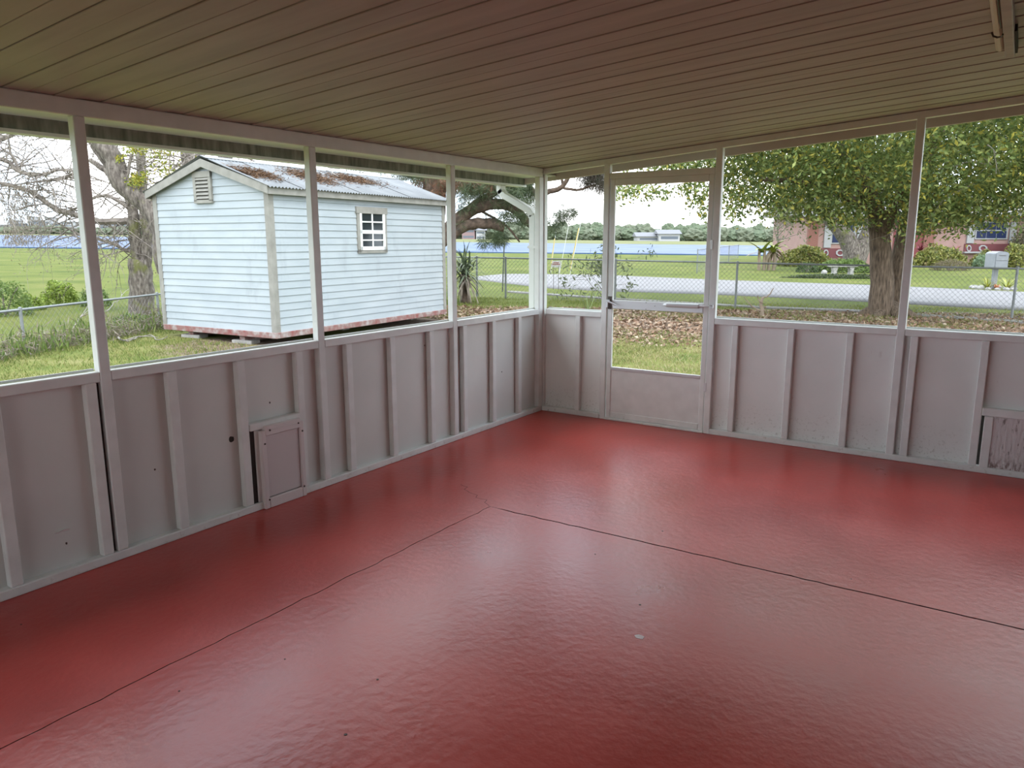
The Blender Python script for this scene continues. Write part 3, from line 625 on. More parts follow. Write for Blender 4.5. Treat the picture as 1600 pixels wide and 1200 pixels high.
# twin-stemmed bare tree by the low fence
tb = G(222, 492); dT = float(dep_of(tb[0], tb[1]))
t1 = thing('bare_tree', 'bare grey tree with twin trunks just beyond the low bank fence', 'tree', tuple(tb), group='bare trees by the bank')
mt = M(); q = lambda u, v, dd=0.: P(u, v, dT+dd)
limb(mt, [tb+(0, 0, -.3), q(222, 480), q(221, 440), q(218, 405)], .36, .29, 12, .012)
limb(mt, [q(220, 430), q(214, 395), q(210, 360), q(207, 325), q(196, 300), q(180, 280), q(160, 262), q(140, 250)], .19, .06, 10, .012)
limb(mt, [q(224, 430), q(229, 395), q(230, 365), q(226, 340), q(224, 310), q(220, 270), q(217, 225), q(214, 190)], .15, .11, 10, .012)
mt.build('trunk', BARK_G, t1, smooth=True)
mb_ = M(); tips = []
for pts, r in (([q(240, 358, .6), q(220, 347, .3), q(190, 345), q(155, 345), q(118, 336), q(85, 326), q(55, 303), q(20, 290), q(-30, 280)], .12),
               ([q(214, 392), q(195, 390), q(178, 381), q(155, 374), q(125, 366), q(100, 355)], .06), ([q(-30, 248), q(8, 250), q(30, 268), q(62, 274), q(90, 266), q(120, 268)], .075),
               ([q(-20, 222), q(12, 214), q(28, 205)], .10), ([q(30, 268), q(18, 240), q(12, 210)], .05), ([q(120, 268), q(95, 280), q(60, 283), q(0, 292)], .045), ([q(205, 330), q(180, 310), q(160, 305), q(130, 318), q(100, 335)], .06)):
    pp = limb(mb_, pts, r, r*.35, 6, .015)
    for p in pp[1:]:
        for _ in range(2): twigs(mb_, p, (random.gauss(0, 1), random.gauss(0, 1), random.uniform(-.8, .7)), random.uniform(.7, 1.7), .018, 2, .6, 2, .06, tips)
for _ in range(70):
    p = q(random.uniform(-40, 235), random.uniform(205, 300), random.uniform(-1.2, 1.5)); twigs(mb_, p, (random.gauss(0, 1), random.gauss(0, 1), -.5), random.uniform(.6, 1.5), .014, 2, .6, 2, .15, tips)
mb_.build('branches', TWD, t1)
tips = np.array(tips); sel = tips[rng.random(len(tips)) < .55]
cc = np.repeat(sel, 5, 0)+rng.normal(0, .09, (len(sel)*5, 3)); V, Fq, C = leaves(cc, .09, .02, [(.20, .17, .13), (.27, .23, .18), (.16, .15, .10)], droop=.8)
o = npmesh('dry_leaves', V, Fq, leafmat('dry_leaf', .25), t1, C); o['kind'] = 'stuff'
# hanging clump of dry moss at the left edge
mc = q(28, 340)
cc = np.array([mc+np.array([0, 0, 0])+RH*random.gauss(0, .28)+np.array([0, 0, random.uniform(-.75, .85)])+FH*random.gauss(0, .25) for _ in range(1500)])
cc = cc+np.outer((cc[:, 2]-mc[2])*.28, RH); V, Fq, C = leaves(cc, .16, .018, [(.25, .21, .17), (.32, .28, .23), (.20, .17, .13)], droop=1.5)
o = npmesh('hanging_moss', V, Fq, leafmat('dry_leaf', .25), t1, C); o['kind'] = 'stuff'
# leaning tree behind the shed
lb = LD(-6.6, 17.2); lb = gz(lb); dL = 17.2
t2 = thing('leaning_tree', 'thick leaning grey tree trunk behind the shed gable', 'tree', tuple(lb), group='bare trees by the bank')
q2 = lambda u, v, dd=0.: P(u, v, dL+dd); mt = M()
limb(mt, [lb+(0, 0, -.3), q2(262, 420), q2(256, 370), q2(243, 335), q2(215, 308), q2(190, 285), q2(178, 250), q2(160, 222), q2(130, 205)], .25, .19, 12, .015)
limb(mt, [q2(300, 420, 1), q2(303, 330, 1), q2(301, 260, 1), q2(298, 225, 1), q2(290, 180, 1)], .30, .22, 12, .015)
limb(mt, [q2(345, 420, 2), q2(350, 320, 2), q2(352, 250, 2), q2(350, 200, 2)], .22, .16, 9, .015)
limb(mt, [q2(190, 300), q2(170, 265), q2(148, 232), q2(138, 205)], .08, .05, 7, .01)
mt.build('trunk', BARK_G, t2, smooth=True)
mb_ = M(); tips = []
limb(mb_, [q2(186, 298), q2(193, 284), q2(199, 278), q2(202, 255), q2(206, 240)], .04, .03, 6, .004)
for _ in range(60):
    p = q2(random.uniform(150, 400), random.uniform(205, 255), random.uniform(-.6, 2)); twigs(mb_, p, (random.gauss(0, 1), random.gauss(0, 1), random.uniform(-.6, .3)), random.uniform(.6, 1.3), .016, 2, .6, 2, .05, tips)
for _ in range(45):
    p = q2(random.uniform(215, 285), random.uniform(225, 300), random.uniform(-.2, 2)); twigs(mb_, p, (random.gauss(0, 1), random.gauss(0, 1), random.uniform(-.2, .5)), random.uniform(.5, 1.), .014, 2, .6, 2, .0, tips)
mb_.build('branches', TWD, t2)
cc = np.concatenate([np.array([q2(random.gauss(u, s), random.gauss(v, s*.6), random.gauss(0, .3)) for _ in range(n)]) for u, v, s, n in ((212, 232, 9, 260), (215, 280, 8, 260), (208, 290, 8, 120), (250, 238, 12, 160), (186, 248, 4, 90), (262, 265, 16, 150))])
V, Fq, C = leaves(cc, .10, .04, [(.26, .27, .04), (.16, .20, .03), (.32, .28, .04)])
o = npmesh('moss_and_leaves', V, Fq, leafmat('yellow_moss', .3), t2, C); o['kind'] = 'stuff'
# pine
dP = 18.6; pb_ = gz(P(672, 470, dP))
t3 = thing('pine_tree', 'pine with a sawn-off limb reaching out behind the right end of the shed', 'tree', tuple(pb_))
q3 = lambda u, v, dd=0.: P(u, v, dP+dd); mt = M()
limb(mt, [pb_+(0, 0, -.3), q3(672, 420), q3(676, 350), q3(680, 280), q3(684, 200), q3(690, 120)], .34, .24, 12, .01)
limb(mt, [q3(676, 385), q3(700, 372), q3(718, 357), q3(738, 350), q3(765, 350), q3(788, 355)], .16, .125, 10, .008)
limb(mt, [q3(678, 385), q3(706, 352), q3(728, 334), q3(752, 322), q3(785, 319), q3(802, 327), q3(822, 345), q3(850, 366)], .18, .09, 10, .01)
limb(mt, [q3(728, 334), q3(745, 318), q3(766, 306), q3(785, 288), q3(800, 262)], .11, .06, 8, .01)
limb(mt, [q3(840, 306), q3(858, 300), q3(878, 292), q3(890, 276), q3(905, 268), q3(928, 258)], .075, .035, 7, .01)
limb(mt, [q3(878, 292), q3(900, 297), q3(925, 290), q3(945, 285)], .04, .02, 6, .008); limb(mt, [q3(880, 290), q3(876, 272), q3(872, 250)], .04, .025, 6)
limb(mt, [q3(800, 262), q3(820, 285), q3(840, 306)], .08, .075, 7, .01); limb(mt, [q3(740, 322), q3(790, 352), q3(812, 378)], .035, .02, 5, .01); limb(mt, [q3(684, 280), q3(640, 272), q3(600, 262)], .10, .05, 7, .01)
mt.build('trunk', BARK_P, t3, smooth=True)
def tuft(cens, nn, L, cols, droop=.2):
    c = np.repeat(np.asarray(cens), nn, 0); d = unit(rng.normal(size=c.shape)); c = c+d*L*.45; return leaves(c, L, .009, cols, droop, dirs=d)
gp = [(.045, .075, .035), (.07, .10, .045), (.10, .12, .06)]; bp_ = [(.20, .09, .05), (.14, .08, .05), (.24, .13, .08)]
sets = []
for u, v, su, sv, n, cols in ((760, 288, 40, 12, 150, gp), (812, 298, 16, 16, 120, gp), (735, 300, 16, 10, 50, gp), (660, 272, 34, 8, 110, gp), (690, 290, 22, 10, 60, bp_), (745, 285, 30, 8, 60, bp_), (780, 372, 7, 5, 26, gp), (760, 380, 6, 3, 10, gp), (795, 340, 22, 10, 40, gp),
                           (872, 342, 9, 8, 26, gp), (893, 335, 8, 4, 10, gp), (862, 358, 4, 5, 10, gp), (925, 272, 11, 10, 80, [(.10, .075, .06), (.06, .06, .04)]), (940, 285, 9, 10, 40, [(.10, .075, .06), (.06, .06, .04)]), (725, 335, 8, 10, 20, gp), (815, 330, 10, 8, 20, gp), (580, 255, 40, 6, 50, gp), (765, 262, 60, 8, 90, gp), (905, 250, 30, 5, 40, gp)):
    sets.append(tuft([q3(random.gauss(u, su), random.gauss(v, sv), random.gauss(0, .5)) for _ in range(n)], 34, .24, cols, .35))
V, Fq, C = stack(sets); o = npmesh('needles', V, Fq, leafmat('pine_needle', .15), t3, C); o['kind'] = 'stuff'
# oak on the right
ob = G(1384, 493); dO = float(dep_of(ob[0], ob[1]))
t4 = thing('oak_tree', 'large leafy oak with two fused trunks beside the wire fence', 'tree', tuple(ob))
q4 = lambda u, v, dd=0.: P(u, v, dO+dd); mt = M()
limb(mt, [q4(1374, 502), q4(1376, 488), q4(1377, 455), q4(1377, 410), q4(1375, 365), q4(1366, 325), q4(1345, 280), q4(1310, 225)], .30, .14, 14, .012)
limb(mt, [q4(1405, 502, .25), q4(1402, 488, .25), q4(1403, 450, .25), q4(1407, 410, .25), q4(1414, 370, .25), q4(1424, 330, .25), q4(1440, 270, .3), q4(1470, 200, .4)], .27, .13, 14, .012)
limb(mt, [q4(1376, 372), q4(1395, 330, -.4), q4(1420, 280, -.8), q4(1460, 220, -1)], .14, .07, 9, .01)
limb(mt, [q4(1368, 335), q4(1320, 305, -.5), q4(1260, 285, -.8), q4(1190, 280, -1)], .10, .04, 8, .02); limb(mt, [q4(1345, 285), q4(1250, 240, .4), q4(1130, 215, .6), q4(1000, 230, .6)], .10, .03, 8, .03)
for k in range(7):                                                     # flare at the foot
    a = k*.9; limb(mt, [q4(1388, 478, .1), ob+np.array([.42*math.cos(a), .32*math.sin(a), .06]), ob+np.array([.75*math.cos(a), .55*math.sin(a), -.12])], .18, .05, 7)
mt.build('trunk', BARK_O, t4, smooth=True)
oc = LD(lat_of(*q4(1420, 300)[:2]), dO-.3, 4.75)
cl = []
while len(cl) < 2500:
    w = rng.normal(size=3); w /= np.linalg.norm(w); r = rng.uniform(.72, 1.02) if rng.random() < .75 else rng.uniform(.3, .75)
    if w[2] > .55 and rng.random() < .7: continue
    p = oc+RH*w[0]*6.1*r+FH*w[1]*4.6*r+np.array([0, 0, w[2]*2.75*r])
    if p[2] > 1.95 and p[1] > 1.2: cl.append(p)
cl = np.array(cl); szs = rng.uniform(.18, .36, len(cl)); per = 66
cc = np.repeat(cl, per, 0)+rng.normal(0, 1, (len(cl)*per, 3))*np.repeat(szs, per)[:, None]*np.array([1, 1, .75])
ex = []
for u, v, su, sv, n in ((985, 295, 13, 9, 210), (1012, 300, 14, 9, 190), (1040, 302, 8, 4, 40), (1092, 305, 12, 15, 300), (1075, 295, 10, 6, 110), (1100, 335, 6, 8, 60), (965, 300, 6, 10, 60), (1160, 310, 25, 14, 500), (1145, 330, 10, 10, 120), (1040, 256, 45, 6, 900), (1230, 318, 30, 14, 700), (1300, 330, 30, 12, 700), (1480, 340, 40, 14, 900), (1560, 330, 30, 16, 700), (1435, 350, 16, 12, 260), (1330, 345, 20, 8, 200)):
    ex += [q4(random.gauss(u, su), random.gauss(v, sv), random.gauss(-1.2, .5)) for _ in range(n)]
cc = np.concatenate([cc, np.array(ex)])
V, Fq, C = leaves(cc, .112, .048, [(.115, .1667, .046), (.161, .2185, .0633), (.2185, .2702, .0862), (.138, .1898, .0633), (.276, .3105, .0978), (.437, .391, .0805), (.092, .138, .046), (.2415, .2875, .092)], droop=.15)
o = npmesh('leaves', V, Fq, leafmat('oak_leaf', .35), t4, C); o['kind'] = 'stuff'
mtw = M()
for i in range(130):
    p = cl[rng.integers(len(cl))]; twigs(mtw, p, (random.gauss(0, 1), random.gauss(0, 1), random.uniform(-.6, .6)), random.uniform(.5, 1.1), .012, 1, .6, 2)
mtw.build('twigs', TWG, t4)['kind'] = 'stuff'
# neighbour's forked tree
nb = gz(P(1335, 408, 40.)); dN = float(dep_of(nb[0], nb[1])); q5 = lambda u, v, dd=0.: P(u, v, dN+dd)
t5 = thing('forked_tree', 'stout forked tree trunk in the planting bed before the pink house', 'tree', tuple(nb)); mt = M()
limb(mt, [nb+(0, 0, -.2), q5(1332, 398), q5(1326, 380), q5(1315, 362), q5(1300, 346), q5(1280, 325)], .55, .30, 10, .02); limb(mt, [nb+(0, 0, -.2), q5(1342, 396), q5(1352, 378), q5(1360, 360), q5(1366, 335), q5(1370, 300)], .52, .32, 10, .02)
mt.build('trunk', BARK_G, t5, smooth=True)
cc = np.array([q5(random.gauss(1345, 60), random.gauss(270, 22), random.gauss(0, 2)) for _ in range(4500)]); V, Fq, C = leaves(cc, .3, .14, [(.08, .13, .03), (.13, .19, .05)])
o = npmesh('leaves', V, Fq, leafmat('oak_leaf', .35), t5, C); o['kind'] = 'stuff'
#@@MORE
# ================================================================ YARD PLANTS AND BITS
STRIP = mat('pale_edging', rough=.9, var=((.10, .095, .085), (.19, .185, .175)), scale=3)
sheet('concrete_edging', [(793, 457.5), (860, 462), (960, 469), (1190, 482.5), (1330, 488), (1480, 498), (1600, 506), (1750, 517)], [(793, 455.5), (860, 460), (960, 467), (1190, 480), (1330, 485), (1480, 495), (1600, 502.5), (1750, 513)], .03, STRIP, 'pale concrete edging strip at the foot of the wire fence', 'edging')
# grass blades on the lawns
def blades(n, fn, h, w, cols):
    c = fn(n); n = len(c); a = rng.uniform(0, 2*math.pi, n); s = np.stack([np.cos(a), np.sin(a), np.zeros(n)], 1)*w/2
    b = rng.uniform(0, 2*math.pi, n); t = np.stack([np.cos(b)*.6, np.sin(b)*.6, np.ones(n)], 1)*(h*rng.uniform(.4, 1.2, n))[:, None]
    V = np.stack([c-s, c+s, c+t], 1).reshape(-1, 3); cols = np.asarray(cols); k = cols[rng.integers(0, len(cols), n)]*rng.uniform(.75, 1.25, (n, 1))
    return V, np.arange(3*n).reshape(n, 3), np.repeat(k, 3, 0)
def in_shed(x, y): p = np.stack([x-sorg[0], y-sorg[1]], 1); a = p@sx[:2]; b = p@sy[:2]; return (a > -.1) & (a < sw+.1) & (b > -.05) & (b < SLEN+.1)
def clumpy(x, y, s): return np.sin(x*s+1.3*np.sin(y*s*.7))*np.sin(y*s*1.2+1.1*np.sin(x*s*.6))
def lawn_left(n):
    x = rng.uniform(-9, -.7, n); y = rng.uniform(-7, 7, n); k = ~in_shed(x, y) & (bank(x, y) < -.6) & (rng.random(n) < .65+.35*clumpy(x, y, 4)); x, y = x[k], y[k]; return np.stack([x, y, terr(x, y)-.004], 1)
def lawn_back(n):
    la_ = rng.uniform(-4, 9, n); de = rng.uniform(7, 12.9, n); x = CAM[0]+RH[0]*la_+FH[0]*de; y = CAM[1]+RH[1]*la_+FH[1]*de
    k = (y > .4) & ~in_shed(x, y) & (rng.random(n) < (.7+.3*clumpy(x, y, 5))*np.clip((13.2-de)/1.0, .1, 1)); x, y = x[k], y[k]; return np.stack([x, y, terr(x, y)-.004], 1)
def strip_grass(n):
    la_ = rng.uniform(-6, 13, n); de = rng.uniform(15.5, 20.5, n)-.15*la_; x = CAM[0]+RH[0]*la_+FH[0]*de; y = CAM[1]+RH[1]*la_+FH[1]*de
    k = (rng.random(n) < .45+.55*clumpy(x, y, 2.3)) & (bank(x, y) < -.5) & ~in_shed(x, y); x, y = x[k], y[k]; return np.stack([x, y, terr(x, y)-.004], 1)
lawnc = [(.12, .16, .0352), (.168, .2, .0528), (.224, .224, .072), (.264, .248, .104), (.096, .136, .032)]; dryc = [(.27, .235, .10), (.33, .29, .14), (.20, .20, .07), (.39, .35, .20)]
V, Fq, C = stack([blades(150000, lawn_left, .05, .012, lawnc), blades(110000, lawn_back, .045, .012, dryc), blades(60000, strip_grass, .07, .014, lawnc[:3])])
tag(npmesh('lawn_grass', V, Fq, leafmat('grass_blade', .3, .8), col=C), 'short patchy lawn grass outside the porch', 'grass', kind='stuff')
# leaf litter
def litter_pts(n):
    la_ = rng.uniform(-4, 14, n); de = rng.uniform(11.6, 18., n)-.06*la_; x = CAM[0]+RH[0]*la_+FH[0]*de; y = CAM[1]+RH[1]*la_+FH[1]*de
    k = (y > .5) & ~in_shed(x, y) & (rng.random(n) < np.clip((de-11.4)/1.4, 0, 1)*(.75+.25*clumpy(x, y, 2))); x, y = x[k], y[k]; return np.stack([x, y, terr(x, y)+rng.uniform(.0, .03, len(x))], 1)
V, Fq, C = leaves(litter_pts(38000), .10, .055, [(.21, .135, .087), (.3, .21, .1425), (.165, .105, .0675), (.375, .2925, .2175), (.2475, .15, .099)], flat=.6)
tag(npmesh('leaf_litter', V, Fq, leafmat('dead_leaf', .1), col=C), 'fallen brown leaves covering the ground along the wire fence', 'leaf litter', kind='stuff')
# weeds on the bank
wp = []
for _ in range(20000):
    s = random.uniform(-.5, 1.25); b = random.gauss(-.55, .55); p = FA+(FB-FA)*s; p = p[:2]+_fnm*b
    if bank(*p) > -1.7 and not in_shed(np.array([p[0]]), np.array([p[1]]))[0]: wp.append((p[0], p[1], float(terr(*p))+abs(random.gauss(.06, .15))))
wp = np.array(wp); k = rng.random(len(wp)) < .5+.5*clumpy(wp[:, 0], wp[:, 1], 2.6)
V1 = leaves(wp[k], .16, .02, [(.0975, .1425, .03), (.135, .1875, .045), (.075, .1125, .03), (.18, .21, .0675)], dirs=np.tile([0, 0, 1.], (k.sum(), 1))); V2 = leaves(wp[~k], .2, .014, [(.186, .155, .1178), (.2356, .2046, .1612), (.1488, .124, .0868)], flat=.3)
V, Fq, C = stack([V1, V2]); tag(npmesh('bank_weeds', V, Fq, leafmat('weed_leaf', .3), col=C), 'tangled green and straw-coloured weeds along the low bank fence', 'weeds', kind='stuff')
def bush(name, label, base, rx, ry, h, n, L, Wd, cols, cat='shrub', group=None, seedpow=1., parent=None, lift=.0):
    base = np.array(base, float); w = rng.normal(size=(n, 3)); w = unit(w); w[:, 2] = np.abs(w[:, 2])
    lump = 1+.16*np.sin(w[:, 0]*5+base[0])*np.cos(w[:, 1]*6+base[1]); r = (rng.uniform(.55, 1., n)**.5*lump)[:, None]
    c = base+RH*w[:, :1]*rx*r+FH*w[:, 1:2]*ry*r+np.array([0, 0, 1.])*(w[:, 2:]*h*r+lift)
    V, Fq, C = leaves(c, L, Wd, cols); t = thing(name, label, cat, tuple(base), group=group); o = npmesh('foliage', V, Fq, leafmat('bush_leaf', .3), t, C); o['kind'] = 'stuff'
    m = M()
    for i in range(6):
        a = i*1.05; limb(m, [base+(0, 0, -.1), base+RH*rx*.3*math.cos(a)+FH*ry*.3*math.sin(a)+np.array([0, 0, h*.45]), base+RH*rx*.6*math.cos(a)+FH*ry*.6*math.sin(a)+np.array([0, 0, h*.8])], .02+.01*h, .008, 5)
    m.build('stems', TWD, t); return t
GR = [(.1015, .1595, .0435), (.1377, .203, .0551), (.174, .2465, .0725)]; LIME = [(.2175, .29, .0508), (.2755, .348, .0725), (.174, .2465, .0435)]; YEL = [(.24, .24, .055), (.19, .205, .05), (.28, .27, .10), (.12, .15, .045)]
bush('bank_shrub', 'dark green bushy shrub behind the low fence at the left edge', G(8, 492), .75, .6, .95, 1500, .12, .04, GR, group='shrubs on the bank')
bush('bank_shrub', 'lime green shrub behind the low fence beside the first post', G(95, 476), .55, .5, .75, 1300, .12, .06, LIME, group='shrubs on the bank')
bush('bank_shrub', 'small lime shrub low behind the low fence', G(48, 484), .4, .4, .45, 600, .11, .05, LIME, group='shrubs on the bank')
bush('bank_shrub', 'green shrub between the low fence and the twin tree trunk', G(150, 478), .5, .4, .6, 700, .12, .05, GR, group='shrubs on the bank')
bush('bank_shrub', 'low leafy weed clump at the left foot of the shed', G(212, 514), .75, .5, .34, 1700, .12, .04, GR, group='shrubs on the bank')
for i, (pts, r, lab) in enumerate(((((180, 524), (186, 531), (196, 535), (208, 534), (222, 528), (238, 527), (248, 534), (262, 529)), .017, 'pale bare branch lying on the lawn left of the shed'),
                           (((95, 533), (112, 526), (126, 515), (140, 500)), .018, 'pale branch leaning among weeds left of the first post'), (((166, 488), (180, 482), (190, 477), (191, 470)), .016, 'pale curved branch in the weeds below the tree trunk'))):
    pp = [G(u, v)+np.array([0, 0, .03+(.12*k if i else 0)]) for k, (u, v) in enumerate(pts)]
    m = M(); limb(m, pp, r, r*.4, 6, .012); limb(m, [pp[2], pp[2]+(pp[3]-pp[2])*.5+np.array([.12, .1, .06]), pp[2]+(pp[3]-pp[2])*1.1+np.array([.35, .2, .04])], r*.6, r*.25, 5)
    tag(m.build('fallen_branch', TWG), lab, 'branch', 'fallen branches')
# spiky palm by the fence
yb_ = gz(P(727, 455, 19.)); t = thing('spiky_palm', 'spiky grey-green palm with drooping dead leaves beside the pine', 'palm', tuple(yb_))
M().tube([yb_+(0, 0, -.1), yb_+(0, 0, .35), yb_+(.02, 0, .7)], [.13, .11, .09], 9).build('trunk', BARK_P, t)
def strap_leaf(m, o, az, el, L, w, droop):
    d = np.array([math.cos(az), math.sin(az), 0.]); side = np.array([-d[1], d[0], 0]); V = []; n = 6; p = np.array(o, float); e = el
    for i in range(n+1):
        ww = w*(1-(i/n)**2)+.002; V += [p-side*ww, p+side*ww]; p = p+(d*math.cos(e)+np.array([0, 0, math.sin(e)]))*L/n; e -= droop/n
    m.add(V, [(2*i, 2*i+1, 2*i+3, 2*i+2) for i in range(n)])
PLG = mat('palm_green', rough=.5, var=((.10, .14, .08), (.19, .23, .15)), scale=5); PLD = mat('palm_dead', rough=.9, var=((.17, .14, .11), (.30, .26, .21)), scale=5)
for i in range(190):
    m = M(); dead = i >= 120; strap_leaf(m, yb_+(random.gauss(0, .06), random.gauss(0, .06), random.uniform(.6, 1.0) if not dead else random.uniform(.5, .75)), random.uniform(0, 6.28), random.uniform(-.3, 1.3) if not dead else random.uniform(-.7, .2), random.uniform(.6, .9), .017, random.uniform(.5, 1.3) if not dead else random.uniform(.6, 1.1)); m.build('leaf', PLD if dead else PLG, t)
# slender sapling, weed stalk, stump, stake, sign, guy wires
def sapling(name, label, u, v, d, hpx, n, lab_cols, spread, L=.12):
    b = gz(P(u, v, d)); t = thing(name, label, 'shrub', tuple(b)); m = M(); tips = []
    for i in range(n): twigs(m, b, (random.gauss(0, spread), random.gauss(0, spread), 1.), hpx*random.uniform(.55, .75), .012, 2, .5, 3, 0, tips)
    m.build('stems', TWD, t); tips = np.array(tips); c = np.repeat(tips, 6, 0)+rng.normal(0, .08, (len(tips)*6, 3)); V, Fq, C = leaves(c, L, .045, lab_cols); o = npmesh('leaves', V, Fq, leafmat('bush_leaf', .3), t, C); o['kind'] = 'stuff'
sapling('young_shrub', 'thin young shrub with sparse leaves behind the screen door post', 946, 452, 20.6, 1.35, 8, [(.10, .125, .06), (.14, .165, .08)], .14, .15)
b = gz(P(919, 472, 16.5)); t = thing('weed_stalk', 'upright green weed stalks by the leaf litter left of the door', 'weed', tuple(b)); 
for i in range(9):
    m = M(); strap_leaf(m, b, random.uniform(0, 6.28), random.uniform(1.1, 1.5), random.uniform(.35, .85), .012, random.uniform(.1, .5)); m.build('stalk', mat('weed_green', (.16, .22, .08), .7), t)
b = gz(P(1191, 482, 16.3)); t = thing('broken_stump', 'splintered dead sapling stump with bare side twigs by the litter', 'stump', tuple(b)); m = M()
DEAD = mat('dead_wood', rough=.9, var=((.18, .132, .09), (.276, .222, .168)), scale=9)
limb(m, [b+(0, 0, -.05), b+(.0, 0, .12), b+(-.03, 0, .3), b+(.0, 0, .42)], .045, .028, 8, .008); m.build('stem', DEAD, t, smooth=True)
for dx, dz, z0 in ((-.42, .32, .12), (.22, .22, .40), (-.12, .16, .3), (.1, -.02, .22)): m = M(); limb(m, [b+(0, 0, z0), b+RH*dx*.5+np.array([0, 0, z0+dz*.3]), b+RH*dx+np.array([0, 0, z0+dz])], .022, .008, 6, .01); m.build('twig', DEAD, t)
b = gz(P(785, 432, 23.)); tp = P(788, 377, 23.); m = M(); m.prism([b+(-.02, -.004, 0), b+(.02, -.004, 0), b+(.02, .004, 0), b+(.004, .004, 0), b+(.004, .03, 0), b+(-.004, .03, 0), b+(-.004, .004, 0), b+(-.02, .004, 0)], tp-b)
tag(m.build('metal_stake', mat('dark_stake', (.05, .06, .05), .7)), 'dark metal stake leaning beyond the wire fence left of the corner', 'stake')
b = gz(P(869, 424, 24.)); t = thing('yard_sign', 'small white yard sign with red marks beyond the fence', 'sign', tuple(b))
c = P(869, 413, 24.); M().prism([c+RH*-.17+(0, 0, -.09), c+RH*.17+(0, 0, -.10), c+RH*.14+(0, 0, .12), c+RH*-.12+(0, 0, .10)], FH*.01).build('board', mat('sign_white', (.42, .42, .42), .6), t)
for s in (-.08, .08): M().tube([b+RH*s+(0, 0, -.1), c+RH*s-(0, 0, .05)], .008, 5).build('leg', DKM, t)
for dz, w in ((.05, .09), (.0, .12)): M().prism([c-FH*.004+RH*-w+(0, 0, dz-.015), c-FH*.004+RH*w+(0, 0, dz-.015), c-FH*.004+RH*w+(0, 0, dz+.015), c-FH*.004+RH*-w+(0, 0, dz+.015)], FH*.003).build('red_mark', mat('sign_red', (.22, .07, .06), .6), t)
YG = mat('yellow_guard', (.26, .21, .05), .6)
for i, (u0, v0, u1, v1, gv0, gv1, lab) in enumerate(((886, 410, 925, 262, 392, 342, 'guy wire with a long yellow guard beyond the fence'), (858, 404, 876, 300, 384, 356, 'guy wire with a short yellow guard hugging the corner post'), (871, 404, 905, 262, 400, 384, 'thin guy wire between the two yellow guards'))):
    a = gz(P(u0, v0, 27.+i)); e = P(u1, v1, 30.+i); e = a+(e-a)*1.6; t = thing('guy_wire', lab, 'guy wire', tuple(a), group='guy wires beyond the fence')
    M().tube([a-(0, 0, .2), e], .008, 5).build('wire', mat('wire_grey', (.4, .4, .38), .5), t)
    f = lambda v: a+(e-a)*((v-v0)/(v1-v0)/1.6); M().tube([f(gv0), f(gv1)],   .022 if i < 2 else .012, 7).build('guard', YG if i < 2 else mat('wire_grey'), t)
# ================================================================ NEIGHBOUR'S HOUSE AND GARDEN
dH = 50.; hx = unit(LD(1, 0)-LD(0, 0)); ho = gz(P(1260, 412, dH)); hz = float(ho[2])
house = thing('pink_house', 'pink single-storey house with white shutters across the road', 'house', tuple(ho))
def hp(u, v): p = P(u, v, dH); return p
PNK = mat('pink_stucco', rough=.8, var=((.26, .16, .14), (.30, .19, .17)), scale=2); BRK = mat('red_brick', rough=.9, var=((.16, .065, .05), (.21, .10, .08)), scale=14, stretch=(1, 1, 4)); MRN = mat('maroon_panel', (.12, .03, .035), .7); HWT = mat('house_white', (.27, .275, .28), .6); RDD = mat('red_door_paint', (.15, .025, .028), .5); HRF = mat('grey_shingle', rough=.9, var=((.16, .15, .15), (.26, .25, .25)), scale=5); HGL = mat('house_glass', (.02, .028, .07), .3, spec=.12)
def hbox(name, u0, u1, v0, v1, m, parent, fwd=0., th=.1, zfix=None):
    a = P(u0, v1, dH)-FH*fwd; b = P(u1, v1, dH)-FH*fwd; za = float(P((u0+u1)/2, v1, dH)[2]); zb = float(P((u0+u1)/2, v0, dH)[2])
    if zfix is not None: za = zfix
    q = [np.array([a[0], a[1], za]), np.array([b[0], b[1], za]), np.array([b[0], b[1], zb]), np.array([a[0], a[1], zb])]
    return M().prism(q, FH*th).build(name, m, parent)
hbox('wall', 1262, 1660, 334, 412, PNK, house, 0, 7., zfix=hz-.3)
hbox('brick_pier', 1259, 1274, 336, 412, BRK, house, .15, .3, zfix=hz-.2); hbox('brick_pier', 1438, 1454, 336, 412, BRK, house, .15, .3, zfix=hz-.2)
hbox('entry_wall', 1392, 1438, 337, 412, RDD, house, .04, .1, zfix=hz-.2)
ed = hbox('front_door', 1404, 1421, 350, 408, RDD, house, .1, .08); hbox('door_knob', 1406, 1407, 378, 380, HWT, ed, .16, .06)
